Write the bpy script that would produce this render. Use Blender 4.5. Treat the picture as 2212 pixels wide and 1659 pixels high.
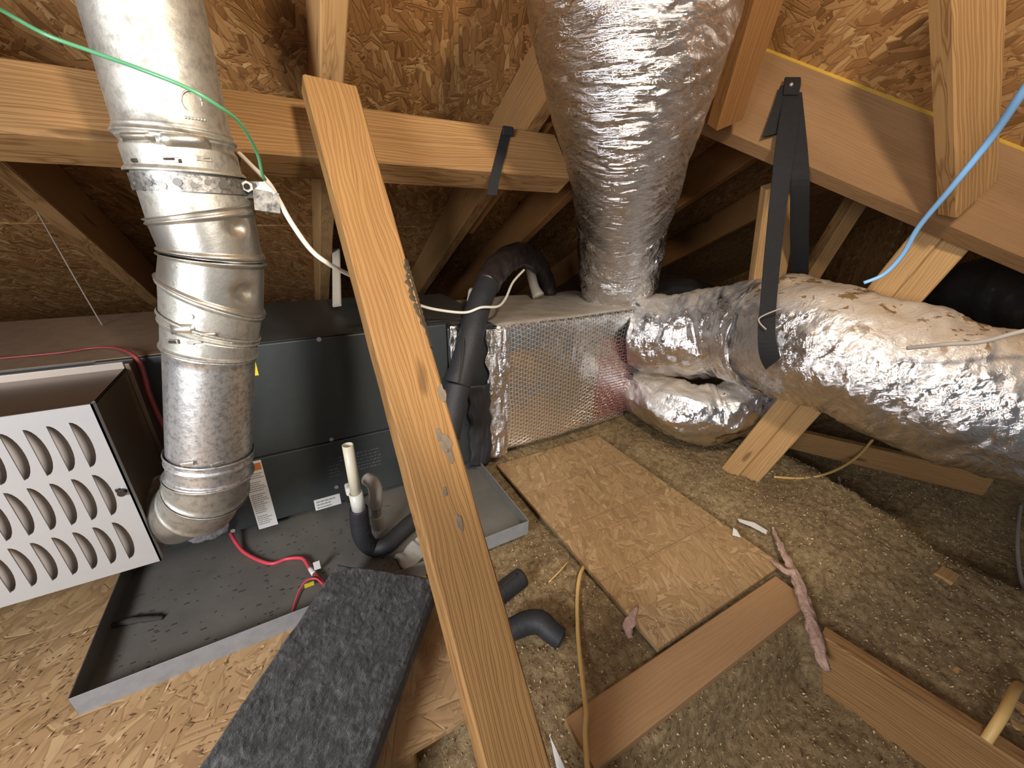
import bpy, bmesh, math, random
from mathutils import Vector, Matrix, noise
random.seed(7)
for o in list(bpy.data.objects): bpy.data.objects.remove(o)
S = bpy.context.scene
COL = S.collection
V = Vector

# ------------------------------------------------------------------ camera
FPX, CX, CY = 850.0, 1106.0, 829.5
RW = Matrix(((0.8739525, -0.1733746, 0.4540356), (-0.4854269, -0.3571915, 0.7979818), (0.0238279, -0.9177992, -0.3963291)))
EYE = V((0, 0, 0.9))
cam = bpy.data.objects.new('camera', bpy.data.cameras.new('camera')); COL.objects.link(cam)
cam.data.sensor_width = 36; cam.data.lens = FPX / 2212 * 36; cam.data.clip_start = 0.02
rt, dn, fw = RW.col[0], RW.col[1], RW.col[2]
cam.matrix_world = Matrix.Translation(EYE) @ Matrix((rt, -dn, -fw)).transposed().to_4x4()
S.camera = cam

# ------------------------------------------------------------------ light and exposure
S.view_settings.view_transform = 'Standard'; S.view_settings.look = 'None'
S.view_settings.gamma = 1; S.view_settings.use_curve_mapping = False
S.view_settings.exposure = 0.0
w = bpy.data.worlds.new('world'); S.world = w; w.use_nodes = True
w.node_tree.nodes['Background'].inputs[0].default_value = (0.92, 0.95, 1.0, 1)
w.node_tree.nodes['Background'].inputs[1].default_value = 0.15
def lamp(name, kind, loc, energy, color, size=0.1, target=None, **kw):
    d = bpy.data.lights.new(name, kind); d.energy = energy; d.color = color
    if kind == 'AREA': d.size = size
    else: d.shadow_soft_size = size
    for k, v in kw.items(): setattr(d, k, v)
    o = bpy.data.objects.new(name, d); COL.objects.link(o); o.location = loc
    if target is not None:
        o.rotation_euler = (V(target) - V(loc)).to_track_quat('-Z', 'Y').to_euler()
    return o
lamp('head_lamp', 'SPOT', (0.27, -0.12, 1.36), 54, (1.0, 0.86, 0.68), 0.05, (0.80, 0.80, 1.23), spot_size=math.radians(120), spot_blend=0.22)
lamp('glint_light', 'POINT', (0.10, -0.02, 1.0), 3.2, (1.0, 0.97, 0.92), 0.015)  # weak flash-like point light added near the camera for foil glints
lamp('hatch_light', 'AREA', (-1.15, -0.35, 1.0), 38, (0.97, 0.98, 1.0), 0.5, (0.2, 0.8, 0.3))

# ------------------------------------------------------------------ pixel -> point helpers (each point gets its own real distance)
def ray(px, py): return RW @ V(((px - CX) / FPX, (py - CY) / FPX, 1.0))
def at_d(px, py, d): return EYE + ray(px, py) * d
def at_z(px, py, z): r = ray(px, py); return EYE + r * ((z - 0.9) / r.z)
def at_y(px, py, y): r = ray(px, py); return EYE + r * (y / r.y)
def at_x(px, py, x): r = ray(px, py); return EYE + r * (x / r.x)
def at_plane(px, py, p0, n): r = ray(px, py); return EYE + r * ((V(p0) - EYE).dot(n) / r.dot(n))

# ------------------------------------------------------------------ material helpers
class NB:
    def __init__(s, name):
        s.m = bpy.data.materials.new(name); s.m.use_nodes = True
        s.t = s.m.node_tree; s.b = s.t.nodes['Principled BSDF']
    def n(s, typ, ins=None, **props):
        nd = s.t.nodes.new('ShaderNode' + typ)
        for k, v in props.items(): setattr(nd, k, v)
        for k, v in (ins or {}).items(): s.set(nd.inputs[k], v)
        return nd
    def set(s, sock, v):
        if isinstance(v, bpy.types.NodeSocket): s.t.links.new(v, sock)
        elif isinstance(v, bpy.types.Node): s.t.links.new(v.outputs[0], sock)
        else:
            if isinstance(v, (tuple, list)) and len(v) == 3 and sock.type == 'RGBA': v = (*v, 1)
            sock.default_value = v
    def P(s, **kw):
        for k, v in kw.items(): s.set(s.b.inputs[k.replace('_', ' ')], v)
    def math(s, op, a, b=0.0, c=None):
        nd = s.n('Math', operation=op); s.set(nd.inputs[0], a); s.set(nd.inputs[1], b)
        if c is not None: s.set(nd.inputs[2], c)
        return nd.outputs[0]
    def mix(s, f, a, b, mode='MIX'):
        nd = s.n('Mix', data_type='RGBA', blend_type=mode)
        s.set(nd.inputs[0], f); s.set(nd.inputs[6], a); s.set(nd.inputs[7], b); return nd.outputs[2]
    def ramp(s, f, stops, interp='LINEAR'):
        nd = s.n('ValToRGB'); s.set(nd.inputs[0], f); cr = nd.color_ramp; cr.interpolation = interp
        while len(cr.elements) < len(stops): cr.elements.new(0.5)
        for e, (p, c) in zip(cr.elements, stops):
            e.position = p
            if not isinstance(c, (tuple, list)): c = (c, c, c)
            e.color = (*c[:3], 1)
        return nd.outputs[0]
    def vec(s, scale=(1, 1, 1), rot=(0, 0, 0), loc=(0, 0, 0), src=None, rnd=False):
        if src is None: src = s.n('TexCoord').outputs['Object']
        if rnd:
            r = s.n('ObjectInfo').outputs['Random']
            a = s.n('VectorMath', operation='ADD'); s.set(a.inputs[0], src)
            cmb = s.n('CombineXYZ', {0: s.math('MULTIPLY', r, 7.3), 1: s.math('MULTIPLY', r, 3.1), 2: s.math('MULTIPLY', r, 5.7)})
            s.set(a.inputs[1], cmb.outputs[0]); src = a.outputs[0]
        mp = s.n('Mapping', {0: src, 1: loc, 2: rot, 3: scale}); return mp.outputs[0]
    def noise(s, v, scale=5, detail=4, rough=0.5, dist=0.0, out=0):
        nd = s.n('TexNoise', {'Vector': v, 'Scale': scale, 'Detail': detail, 'Roughness': rough, 'Distortion': dist}); return nd.outputs[out]
    def vor(s, v, scale=5, feature='F1', out='Distance', rnd=1.0):
        nd = s.n('TexVoronoi', {'Vector': v, 'Scale': scale, 'Randomness': rnd}, feature=feature); return nd.outputs[out]
    def bump(s, h, strength=0.3, dist=0.01, normal=None):
        nd = s.n('Bump', {'Height': h, 'Strength': strength, 'Distance': dist})
        if normal is not None: s.set(nd.inputs['Normal'], normal)
        return nd.outputs[0]
    def up(s, lo=0.3, hi=0.8):
        g = s.n('NewGeometry').outputs['Normal']; z = s.n('SeparateXYZ', {0: g}).outputs[2]
        nd = s.n('MapRange', {0: z, 1: lo, 2: hi, 3: 0.0, 4: 1.0}); return nd.outputs[0]

def plain(name, col, rough=0.5, metal=0.0, bump=0.0, bscale=80, var=0.15, **kw):
    m = NB(name); v = m.vec()
    nz = m.noise(v, bscale * 0.15, 5, 0.6)
    c = m.mix(nz, tuple(x * (1 - var) for x in col), tuple(min(1, x * (1 + var)) for x in col))
    m.P(Base_Color=c, Roughness=rough, Metallic=metal, **kw)
    if bump: m.P(Normal=m.bump(m.noise(v, bscale, 4), bump, 0.004))
    return m.m

def wood(name, light, dark, ring=1.0, knots=True, stain=0.25):
    m = NB(name)
    v0 = m.vec((1, 1, 1), rnd=True)
    warp = m.noise(m.vec((1.2, 5, 5), src=v0), 2.0, 3, out=1)
    wv = m.n('VectorMath', operation='MULTIPLY_ADD', ins={0: warp, 1: (0.5, 0.05, 0.05), 2: v0}).outputs[0]
    g = m.n('TexWave', {'Vector': m.vec((0.16, 13, 13), src=wv), 'Scale': 3.2, 'Distortion': 7.0, 'Detail': 2.5, 'Detail Scale': 1.2},
            wave_type='BANDS', bands_direction='Y', wave_profile='SIN').outputs[1]
    rings = m.ramp(g, [(0.0, 0.0), (0.45, 0.1), (0.85, 1.0), (1.0, 0.1)])
    fib = m.noise(m.vec((5, 220, 220), src=v0), 1.0, 5, 0.65)
    big = m.noise(m.vec((1.5, 6, 6), src=v0), 1.6, 3)
    c = m.mix(m.math('MULTIPLY', rings, 0.85 * ring), light, dark)
    c = m.mix(m.math('MULTIPLY', m.ramp(fib, [(0.35, 0.0), (0.7, 1.0)]), 0.28), c, dark)
    c = m.mix(m.math('MULTIPLY', m.ramp(big, [(0.4, 0.0), (0.7, 1.0)]), stain), c, tuple(x * 0.62 for x in dark))
    if knots:
        k = m.vor(m.vec((2.6, 11, 11), src=wv), 1.0)
        kk = m.ramp(k, [(0.0, 1.0), (0.07, 0.8), (0.12, 0.0)])
        c = m.mix(m.math('MULTIPLY', kk, 0.7), c, tuple(x * 0.3 for x in dark))
    sp = m.noise(m.vec((22, 40, 40), src=v0), 1.0, 6, 0.7)
    c = m.mix(m.math('MULTIPLY', m.ramp(sp, [(0.66, 0.0), (0.72, 1.0)]), 0.35), c, (0.09, 0.06, 0.03))
    m.P(Base_Color=c, Roughness=0.72, Normal=m.bump(m.mix(0.5, rings, fib), 0.22, 0.003)); m.P(**{'Specular_IOR_Level': 0.25})
    return m.m

def osb(name, cols, dust=0.0, dustcol=(0.4, 0.3, 0.18), relief=0.5, scale=1.0, lines=False):
    m = NB(name); v0 = m.vec(rnd=True)
    wp = m.noise(m.vec(src=v0), 9, 3, out=1)
    v1 = m.n('VectorMath', operation='MULTIPLY_ADD', ins={0: wp, 1: (0.018, 0.018, 0.018), 2: v0}).outputs[0]
    lay = []
    for i, (a, sx, sy) in enumerate(((0.15, 8, 42), (0.9, 9, 46), (-0.7, 8, 40), (1.9, 11, 55))):
        vv = m.vec((sx * scale, sy * scale, 1), src=m.vec((1, 1, 0), (0, 0, a), (i * 3.1, i * 1.7, 0), src=v1))
        cell = m.n('SeparateColor', {0: m.vor(vv, 1.0, out='Color')}).outputs[0]
        edge = m.vor(vv, 1.0, 'DISTANCE_TO_EDGE')
        lay.append((cell, m.ramp(edge, [(0.0, 0.0), (0.09, 1.0)]), m.noise(m.vec((sx * 3, sy * 6, 1), src=m.vec((1, 1, 0), (0, 0, a), src=v0)), 1.0, 3)))
    val, ed, fb = lay[0]
    for i in range(1, 4):
        sel = m.math('GREATER_THAN', m.noise(m.vec(loc=(i * 5, 0, 0), src=v1), 13 * scale, 3, 0.6), 0.5)
        mx = lambda a, b: m.n('Mix', {0: sel, 2: a, 3: b}).outputs[0]
        val, ed, fb = mx(val, lay[i][0]), mx(ed, lay[i][1]), mx(fb, lay[i][2])
    c = m.ramp(val, [(0.0, cols[0]), (0.22, cols[1]), (0.6, cols[2]), (0.85, cols[3]), (1.0, cols[4])])
    c = m.mix(m.math('MULTIPLY', m.ramp(fb, [(0.3, 1.0), (0.6, 0.0)]), 0.4), c, cols[1])
    c = m.mix(m.math('MULTIPLY', m.math('SUBTRACT', 1.0, ed), 0.45), c, cols[0])
    blot = m.noise(m.vec(src=v0), 3.0, 5, 0.6)
    c = m.mix(m.ramp(blot, [(0.42, 0.0), (0.75, 0.55)]), c, cols[1])
    if dust:
        dm = m.noise(m.vec(src=v0), 14, 6, 0.7)
        c = m.mix(m.math('MULTIPLY', m.ramp(dm, [(0.3, 0.2), (0.65, 1.0)]), dust), c, dustcol)
    if lines:
        q = m.n('SeparateXYZ', {0: m.n('TexCoord').outputs['Object']}).outputs
        g1 = m.math('LESS_THAN', m.math('PINGPONG', m.math('ADD', q[0], 0.05), 0.10), 0.0012); g2 = m.math('LESS_THAN', m.math('PINGPONG', q[1], 0.10), 0.0012)
        c = m.mix(m.math('MULTIPLY', m.math('MAXIMUM', g1, g2), 0.5), c, (0.13, 0.075, 0.03))
    h = m.math('ADD', m.math('MULTIPLY', val, 0.6), m.math('MULTIPLY', ed, 0.4))
    m.P(Base_Color=c, Roughness=0.75, Normal=m.bump(h, relief, 0.004)); m.P(**{'Specular_IOR_Level': 0.2})
    return m.m

def foil(name, col=(0.82, 0.82, 0.83), rough=0.2, scale=(1, 1, 1), fine=40, strength=0.5, dust=0.6, lo=0.35, hi=0.85, dustcol=(0.47, 0.36, 0.25), spots=False):
    m = NB(name); v = m.vec(scale)
    a = m.noise(v, fine, 6, 0.62, 1.2); b = m.noise(v, fine * 0.3, 4, 0.55, 0.8)
    rid = m.math('ABSOLUTE', m.math('SUBTRACT', a, 0.5)); rid2 = m.math('ABSOLUTE', m.math('SUBTRACT', b, 0.5))
    h = m.math('ADD', m.math('MULTIPLY', rid, 1.0), m.math('MULTIPLY', rid2, 1.6))
    nrm = m.bump(h, strength, 0.012)
    dn_ = m.noise(m.vec(), 5, 5, 0.65)
    up = m.up(lo, hi)
    df = m.math('MULTIPLY', up, m.math('MULTIPLY', m.ramp(dn_, [(0.25, 0.55), (0.6, 1.0)]), dust))
    c = m.mix(df, col, dustcol)
    if spots:
        s = m.noise(m.vec((1, 1, 1)), 24, 5, 0.6, 0.4)
        sm = m.math('MULTIPLY', m.ramp(s, [(0.58, 0.0), (0.61, 1.0)]), m.up(0.55, 0.75))
        c = m.mix(sm, c, (0.2, 0.12, 0.05)); df = m.math('MAXIMUM', df, sm)
    m.P(Base_Color=c, Metallic=m.math('SUBTRACT', 1.0, df), Roughness=m.math('MULTIPLY_ADD', df, 0.5, rough), Normal=nrm)
    return m.m

def scrim_foil(name):
    m = NB(name); v = m.vec(); xyz = m.n('SeparateXYZ', {0: v}); x, y, z = xyz.outputs
    u = m.math('ADD', x, m.math('MULTIPLY', y, 0.6))
    def line(e, p, wd):
        t = m.math('PINGPONG', e, p / 2); return m.math('LESS_THAN', t, wd)
    l1 = line(u, 0.0125, 0.0009)
    l2 = line(m.math('ADD', m.math('MULTIPLY', u, 0.42), z), 0.017, 0.0009)
    l3 = line(m.math('SUBTRACT', z, m.math('MULTIPLY', u, 0.42)), 0.017, 0.0009)
    ln = m.math('MAXIMUM', l1, m.math('MAXIMUM', l2, l3))
    a = m.noise(v, 9, 4, 0.55); b = m.noise(v, 60, 4, 0.6)
    h = m.math('ADD', m.math('MULTIPLY', a, 1.0), m.math('ADD', m.math('MULTIPLY', b, 0.10), m.math('MULTIPLY', ln, 0.06)))
    df = m.math('MULTIPLY', m.up(0.6, 0.95), m.ramp(m.noise(v, 7, 5, 0.7), [(0.2, 0.6), (0.6, 0.95)]))
    c = m.mix(m.math('MULTIPLY', ln, 0.7), (0.70, 0.68, 0.66), (0.95, 0.93, 0.88))
    c = m.mix(df, c, (0.42, 0.34, 0.25))
    met = m.math('MULTIPLY', m.math('SUBTRACT', 1.0, df), m.math('SUBTRACT', 1.0, m.math('MULTIPLY', ln, 0.3)))
    m.P(Base_Color=c, Metallic=met, Roughness=m.math('MULTIPLY_ADD', df, 0.4, 0.24), Normal=m.bump(h, 0.6, 0.02))
    return m.m

def galv(name, col=(0.56, 0.55, 0.50), rough=0.52, spot=0.75, mott=(0.30, 0.28, 0.25), scale=1.0):
    m = NB(name); v = m.vec()
    sp = m.n('SeparateColor', {0: m.vor(m.vec((1, 1, 0.6)), 95 * scale, out='Color')}).outputs[0]
    nz = m.noise(v, 60 * scale, 6, 0.72); sm = m.noise(v, 5, 3, 0.6)
    c = m.mix(m.math('MULTIPLY', m.ramp(nz, [(0.46, 0.0), (0.62, 1.0)]), spot), col, mott)
    c = m.mix(m.math('MULTIPLY', sp, 0.12), c, (0.8, 0.79, 0.76))
    r = m.math('ADD', m.math('MULTIPLY', nz, 0.22), rough - 0.08)
    h = m.math('ADD', m.math('MULTIPLY', nz, 0.3), m.math('MULTIPLY', sm, 1.2))
    m.P(Base_Color=c, Metallic=0.92, Roughness=r, Normal=m.bump(h, 0.3, 0.006))
    return m.m

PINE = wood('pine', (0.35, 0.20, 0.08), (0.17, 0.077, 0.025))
PINE2 = wood('pine_pale', (0.47, 0.29, 0.125), (0.27, 0.13, 0.045), 0.7)
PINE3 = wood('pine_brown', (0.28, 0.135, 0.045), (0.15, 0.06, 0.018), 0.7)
LVL = wood('laminated_veneer', (0.27, 0.155, 0.072), (0.18, 0.09, 0.036), 0.3, True, 0.35)
YEL = plain('yellow_paint_edge', (0.52, 0.33, 0.05), 0.7, 0, 0.4, 60, 0.3)
OSBC = [(0.14, 0.062, 0.02), (0.27, 0.13, 0.044), (0.36, 0.185, 0.068), (0.43, 0.24, 0.095), (0.54, 0.34, 0.15)]
OSB = osb('osb_sheathing', OSBC, scale=1.6)
OSBR = osb('osb_sheathing_right', OSBC, scale=1.3)
OSBF = osb('osb_floor', [(0.22, 0.13, 0.055), (0.34, 0.205, 0.095), (0.41, 0.26, 0.125), (0.46, 0.30, 0.15), (0.55, 0.38, 0.20)], 0.35, (0.38, 0.27, 0.15), scale=1.6, lines=True)
DECK = osb('osb_dusty_deck', [(0.18, 0.095, 0.04), (0.34, 0.2, 0.09), (0.44, 0.27, 0.13), (0.52, 0.34, 0.17), (0.6, 0.42, 0.23)], 0.7, (0.43, 0.28, 0.145), 0.6, 0.9)
MATTBLK = plain('matt_black', (0.03, 0.025, 0.02), 0.9)
GALV = galv('galvanised_pipe')
GALVB = galv('galvanised_bright', (0.62, 0.60, 0.54), 0.33, 0.4, scale=0.6)
GALVP = galv('galvanised_spangled', (0.78, 0.78, 0.78), 0.36, 0.8, (0.30, 0.30, 0.31), 2.0)
STRAPM = galv('strap_steel', (0.4, 0.39, 0.37), 0.45, 0.9, (0.08, 0.08, 0.08), 2.5)
FOILV = foil('foil_wrinkled', scale=(1, 1, 6.5), fine=17, strength=0.95, rough=0.13, dust=0.08)
FOILM = foil('foil_crumpled', fine=24, rough=0.12, strength=0.6, dust=0.9, lo=0.55, hi=0.95)
FOILD = foil('foil_dusty_long', scale=(0.8, 1.8, 1.8), fine=30, rough=0.14, strength=0.5, dust=1.0, lo=0.38, hi=0.78, spots=True)
FOILT = foil('foil_tape', rough=0.1, fine=26, strength=1.0, dust=0.3)
SCRIM = scrim_foil('scrim_foil')
CAB = plain('cabinet_grey_enamel', (0.036, 0.042, 0.043), 0.45, 0.0, 0.05, 300)
CABT = plain('cabinet_brown_top', (0.24, 0.165, 0.11), 0.6, 0.0, 0.1, 200, 0.3)  # browner than the rest of the cabinet
LOUV = plain('louver_white_enamel', (0.46, 0.455, 0.455), 0.35, 0.2, 0.03, 200, 0.05)
LOUVI = plain('louver_inside', (0.34, 0.29, 0.25), 0.4, 0.2)
BOXM = plain('burner_box_brown', (0.16, 0.11, 0.075), 0.35, 0.6, 0.05, 100)  # brown of the surrounding wood's reflection put into the metal's colour
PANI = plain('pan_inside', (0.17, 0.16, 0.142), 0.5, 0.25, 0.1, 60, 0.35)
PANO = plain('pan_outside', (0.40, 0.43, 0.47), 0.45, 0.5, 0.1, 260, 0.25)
BLACK = plain('black_foam', (0.022, 0.022, 0.025), 0.62, 0, 0.25, 120, 0.3)
BLKT = plain('black_tape', (0.03, 0.022, 0.022), 0.35, 0, 0.5, 60, 0.4)
NYLON = plain('nylon_webbing', (0.008, 0.008, 0.010), 0.8, 0, 0.4, 420, 0.3)
BPLAS = plain('black_plastic', (0.025, 0.022, 0.02), 0.18, 0, 0.6, 30, 0.2)
PVC = plain('pvc_cream', (0.74, 0.68, 0.52), 0.35)
PVCW = plain('pvc_white', (0.72, 0.70, 0.64), 0.35)
PVCG = plain('pvc_dusty_grey', (0.48, 0.44, 0.38), 0.45)
WHITE = plain('white_cable', (0.75, 0.70, 0.60), 0.45)
GREEN = plain('green_wire', (0.10, 0.34, 0.17), 0.3)
BLUE = plain('blue_cable', (0.22, 0.45, 0.78), 0.4)
RED = plain('red_cable', (0.72, 0.07, 0.10), 0.4)
DRED = plain('dark_red_wire', (0.25, 0.04, 0.04), 0.5)
YCAB = plain('yellow_cable', (0.62, 0.40, 0.14), 0.5)
GREYC = plain('grey_cord', (0.30, 0.27, 0.24), 0.7)
TWINE = plain('grey_twine', (0.25, 0.21, 0.17), 0.9)
PAPER = plain('white_paper', (0.75, 0.74, 0.72), 0.6)
ORANGE = plain('orange_print', (0.62, 0.20, 0.05), 0.6)
INK = plain('grey_ink', (0.3, 0.29, 0.28), 0.6)
REDINK = plain('red_ink', (0.36, 0.10, 0.10), 0.5)
YELP = plain('yellow_label', (0.75, 0.60, 0.03), 0.5)
SCREW = plain('zinc_screw', (0.6, 0.58, 0.54), 0.35, 0.8)
COPPER = plain('dull_copper', (0.26, 0.11, 0.06), 0.4, 0.7)
DARKM = plain('dark_stain', (0.03, 0.022, 0.015), 0.9, 0, 0.6, 90)
MASTIC = plain('grey_mastic', (0.16, 0.125, 0.085), 0.75, 0, 0.7, 70, 0.4)
CLEAR = plain('clear_film', (0.35, 0.35, 0.33), 0.2, 0, 0.5, 40); 

def pad_mat():
    m = NB('black_fibre_liner'); v = m.vec()
    a = m.noise(v, 45, 7, 0.72, 0.5); b = m.noise(m.vec((6, 1, 1)), 8, 4, 0.6); f = m.noise(v, 260, 3, 0.7); k = m.noise(v, 14, 5, 0.7)
    c = m.ramp(a, [(0.3, (0.008, 0.008, 0.009)), (0.48, (0.022, 0.022, 0.024)), (0.62, (0.085, 0.085, 0.087)), (0.8, (0.26, 0.25, 0.24))])
    c = m.mix(m.ramp(b, [(0.35, 0.7), (0.5, 0.0)]), c, (0.008, 0.008, 0.008))
    c = m.mix(m.ramp(k, [(0.68, 0.0), (0.76, 0.6)]), c, (0.25, 0.21, 0.17))
    h = m.math('ADD', m.math('MULTIPLY', a, 1.0), m.math('MULTIPLY', f, 0.35))
    m.P(Base_Color=c, Roughness=0.85, Normal=m.bump(h, 1.0, 0.012)); m.P(**{'Sheen_Weight': 0.3}); return m.m
PAD = pad_mat()
def ins_mat():
    m = NB('loose_cellulose'); v = m.vec()
    a = m.noise(v, 55, 7, 0.75, 0.4); b = m.noise(v, 6, 4, 0.6); f = m.noise(v, 220, 4, 0.75)
    c = m.ramp(a, [(0.28, (0.12, 0.078, 0.038)), (0.48, (0.36, 0.25, 0.13)), (0.62, (0.52, 0.385, 0.21)), (0.8, (0.66, 0.51, 0.31))])
    c = m.mix(m.ramp(b, [(0.35, 0.0), (0.7, 0.4)]), c, (0.11, 0.07, 0.035))
    c = m.mix(m.ramp(f, [(0.62, 0.0), (0.75, 0.5)]), c, (0.55, 0.43, 0.27))
    m.P(Base_Color=c, Roughness=0.95, Normal=m.bump(m.math('ADD', a, m.math('MULTIPLY', f, 0.4)), 0.9, 0.012)); m.P(**{'Specular_IOR_Level': 0.1}); return m.m
INS = ins_mat()
def flake_mat():
    m = NB('cellulose_flakes'); r = m.noise(m.vec(), 90, 2)
    g = m.n('NewGeometry').outputs['Random Per Island']
    c = m.ramp(g, [(0.0, (0.05, 0.03, 0.014)), (0.3, (0.28, 0.195, 0.10)), (0.75, (0.48, 0.35, 0.195)), (1.0, (0.58, 0.44, 0.27))])
    m.P(Base_Color=c, Roughness=0.9); return m.m
FLAKE = flake_mat()
def pink_mat():
    m = NB('pink_fibreglass'); v = m.vec(); a = m.noise(v, 60, 6, 0.7)
    c = m.ramp(a, [(0.3, (0.42, 0.25, 0.19)), (0.6, (0.60, 0.41, 0.33)), (0.8, (0.70, 0.53, 0.46))])
    m.P(Base_Color=c, Roughness=0.95, Normal=m.bump(a, 1.0, 0.01)); return m.m
PINK = pink_mat()

# ------------------------------------------------------------------ object helpers
def tag(o, label=None, cat=None, group=None, kind=None):
    for k, v in (('label', label), ('category', cat), ('group', group), ('kind', kind)):
        if v: o[k] = v
    return o
def empty(name, loc, label=None, cat=None, group=None, kind=None):
    o = bpy.data.objects.new(name, None); COL.objects.link(o); o.location = loc; o.empty_display_size = 0.05
    return tag(o, label, cat, group, kind)
def base_loc(p):
    m = Matrix.Identity(4); o = p
    while o: m = Matrix.Translation(o.location) @ m if o.type == 'EMPTY' else o.matrix_basis @ m; o = o.parent
    return m
def world_of(o):
    return (world_of(o.parent) @ o.matrix_parent_inverse @ o.matrix_basis) if o.parent else o.matrix_basis.copy()
def put(name, mesh, mat, parent=None, M=None, smooth=False):
    o = bpy.data.objects.new(name, mesh); COL.objects.link(o)
    if mat is not None and not mesh.materials: mesh.materials.append(mat)
    if smooth:
        for p in mesh.polygons: p.use_smooth = True
    if parent: o.parent = parent; o.matrix_parent_inverse = world_of(parent).inverted()
    o.matrix_basis = M if M is not None else Matrix.Identity(4)
    return o
def mesh_of(bm, name='m'):
    bmesh.ops.recalc_face_normals(bm, faces=bm.faces)
    me = bpy.data.meshes.new(name); bm.to_mesh(me); bm.free(); return me
def frame(xd, yhint, loc):
    x = V(xd).normalized(); y = V(yhint); y = (y - x * y.dot(x)).normalized(); z = x.cross(y)
    return Matrix.Translation(loc) @ Matrix((x, y, z)).transposed().to_4x4()
def box_bm(sx, sy, sz, bev=0.0, seg=2, c=(0, 0, 0), bm=None):
    b = bmesh.new(); bmesh.ops.create_cube(b, size=1)
    for v in b.verts: v.co = V((v.co.x * sx, v.co.y * sy, v.co.z * sz)) + V(c)
    if bev: bmesh.ops.bevel(b, geom=list(b.edges), offset=bev, segments=seg, affect='EDGES', profile=0.5)
    if bm is None: return b
    me = bpy.data.meshes.new('t'); b.to_mesh(me); b.free(); bm.from_mesh(me); bpy.data.meshes.remove(me); return bm
def box(name, lo, hi, mat, parent=None, bev=0.002, smooth=False):
    lo, hi = V(lo), V(hi); s = hi - lo; c = (lo + hi) / 2
    return put(name, mesh_of(box_bm(s.x, s.y, s.z, bev)), mat, parent, Matrix.Translation(c), smooth)
def plank(name, a, b, wdir, wd, th, mat, parent=None, bev=0.003, wob=0.0, cut=None):
    """a sawn board from a to b (ends of its centre line); wd along wdir, th across"""
    a, b = V(a), V(b); L = (b - a).length; n = max(2, int(L / 0.06))
    bm = bmesh.new(); rows = []
    cs = [(-wd/2+bev, -th/2), (wd/2-bev, -th/2), (wd/2, -th/2+bev), (wd/2, th/2-bev), (wd/2-bev, th/2), (-wd/2+bev, th/2), (-wd/2, th/2-bev), (-wd/2, -th/2+bev)]
    sd = random.random() * 50
    for i in range(n + 1):
        t = i / n; x = -L/2 + L*t; r = []
        for j, (y, z) in enumerate(cs):
            d = wob * noise.noise(V((x * 14, j * 0.7, sd))) if wob else 0
            dx = 0
            if cut and i == 0: dx = cut[0] * (y / wd) + cut[1] * (z / th)
            if cut and i == n: dx = cut[2] * (y / wd) + cut[3] * (z / th)
            r.append(bm.verts.new((x + dx, y + d * (1 if y > 0 else -1), z + d * 0.5)))
        rows.append(r)
    for i in range(n):
        for j in range(8): bm.faces.new((rows[i][j], rows[i][(j+1) % 8], rows[i+1][(j+1) % 8], rows[i+1][j]))
    bm.faces.new(rows[0]); bm.faces.new(rows[n][::-1])
    return put(name, mesh_of(bm), mat, parent, frame(b - a, wdir, (a + b) / 2))
def smooth_path(pts, n=8):
    out = []; P = [tuple(p) if not isinstance(p, tuple) else p for p in pts]
    for i in range(len(P) - 1):
        p0, p1, p2, p3 = P[max(i-1, 0)], P[i], P[i+1], P[min(i+2, len(P)-1)]
        for k in range(n):
            t = k / n
            out.append(tuple(0.5 * ((2*b) + (c-a)*t + (2*a-5*b+4*c-d)*t*t + (3*b-a-3*c+d)*t**3) for a, b, c, d in zip(p0, p1, p2, p3)))
    out.append(P[-1]); return out
def sweep(name, pts, rad, mat, parent=None, seg=10, n=8, disp=None, caps=True, flat=None, hint=(0, 0, 1), org=None):
    """tube along pts; rad a number or one per point; disp(s, theta)->extra radius; flat=(a,b) scales the section"""
    rads = rad if isinstance(rad, (list, tuple)) else [rad] * len(pts)
    P = smooth_path([(*V(p), r) for p, r in zip(pts, rads)], n)
    C = [V(p[:3]) for p in P]; Rr = [p[3] for p in P]; o = V(org) if org is not None else C[len(C)//2].copy()
    T = [(C[min(i+1, len(C)-1)] - C[max(i-1, 0)]).normalized() for i in range(len(C))]
    u = V(hint) - T[0] * V(hint).dot(T[0]); u.normalize(); rows = []; bm = bmesh.new(); s = 0.0
    fa, fb = flat or (1, 1)
    for i, c in enumerate(C):
        if i: s += (c - C[i-1]).length
        u = (u - T[i] * u.dot(T[i])).normalized(); v = T[i].cross(u); r = []
        for j in range(seg):
            th = 2 * math.pi * j / seg; q = Rr[i] + (disp(s, th) if disp else 0)
            r.append(bm.verts.new(c - o + u * (math.cos(th) * q * fa) + v * (math.sin(th) * q * fb)))
        rows.append(r)
    for a, b in zip(rows, rows[1:]):
        for j in range(seg): bm.faces.new((a[j], a[(j+1) % seg], b[(j+1) % seg], b[j]))
    if caps: bm.faces.new(rows[0]); bm.faces.new(rows[-1][::-1])
    ob = put(name, mesh_of(bm), mat, parent, Matrix.Translation(o), True)
    return ob
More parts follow.
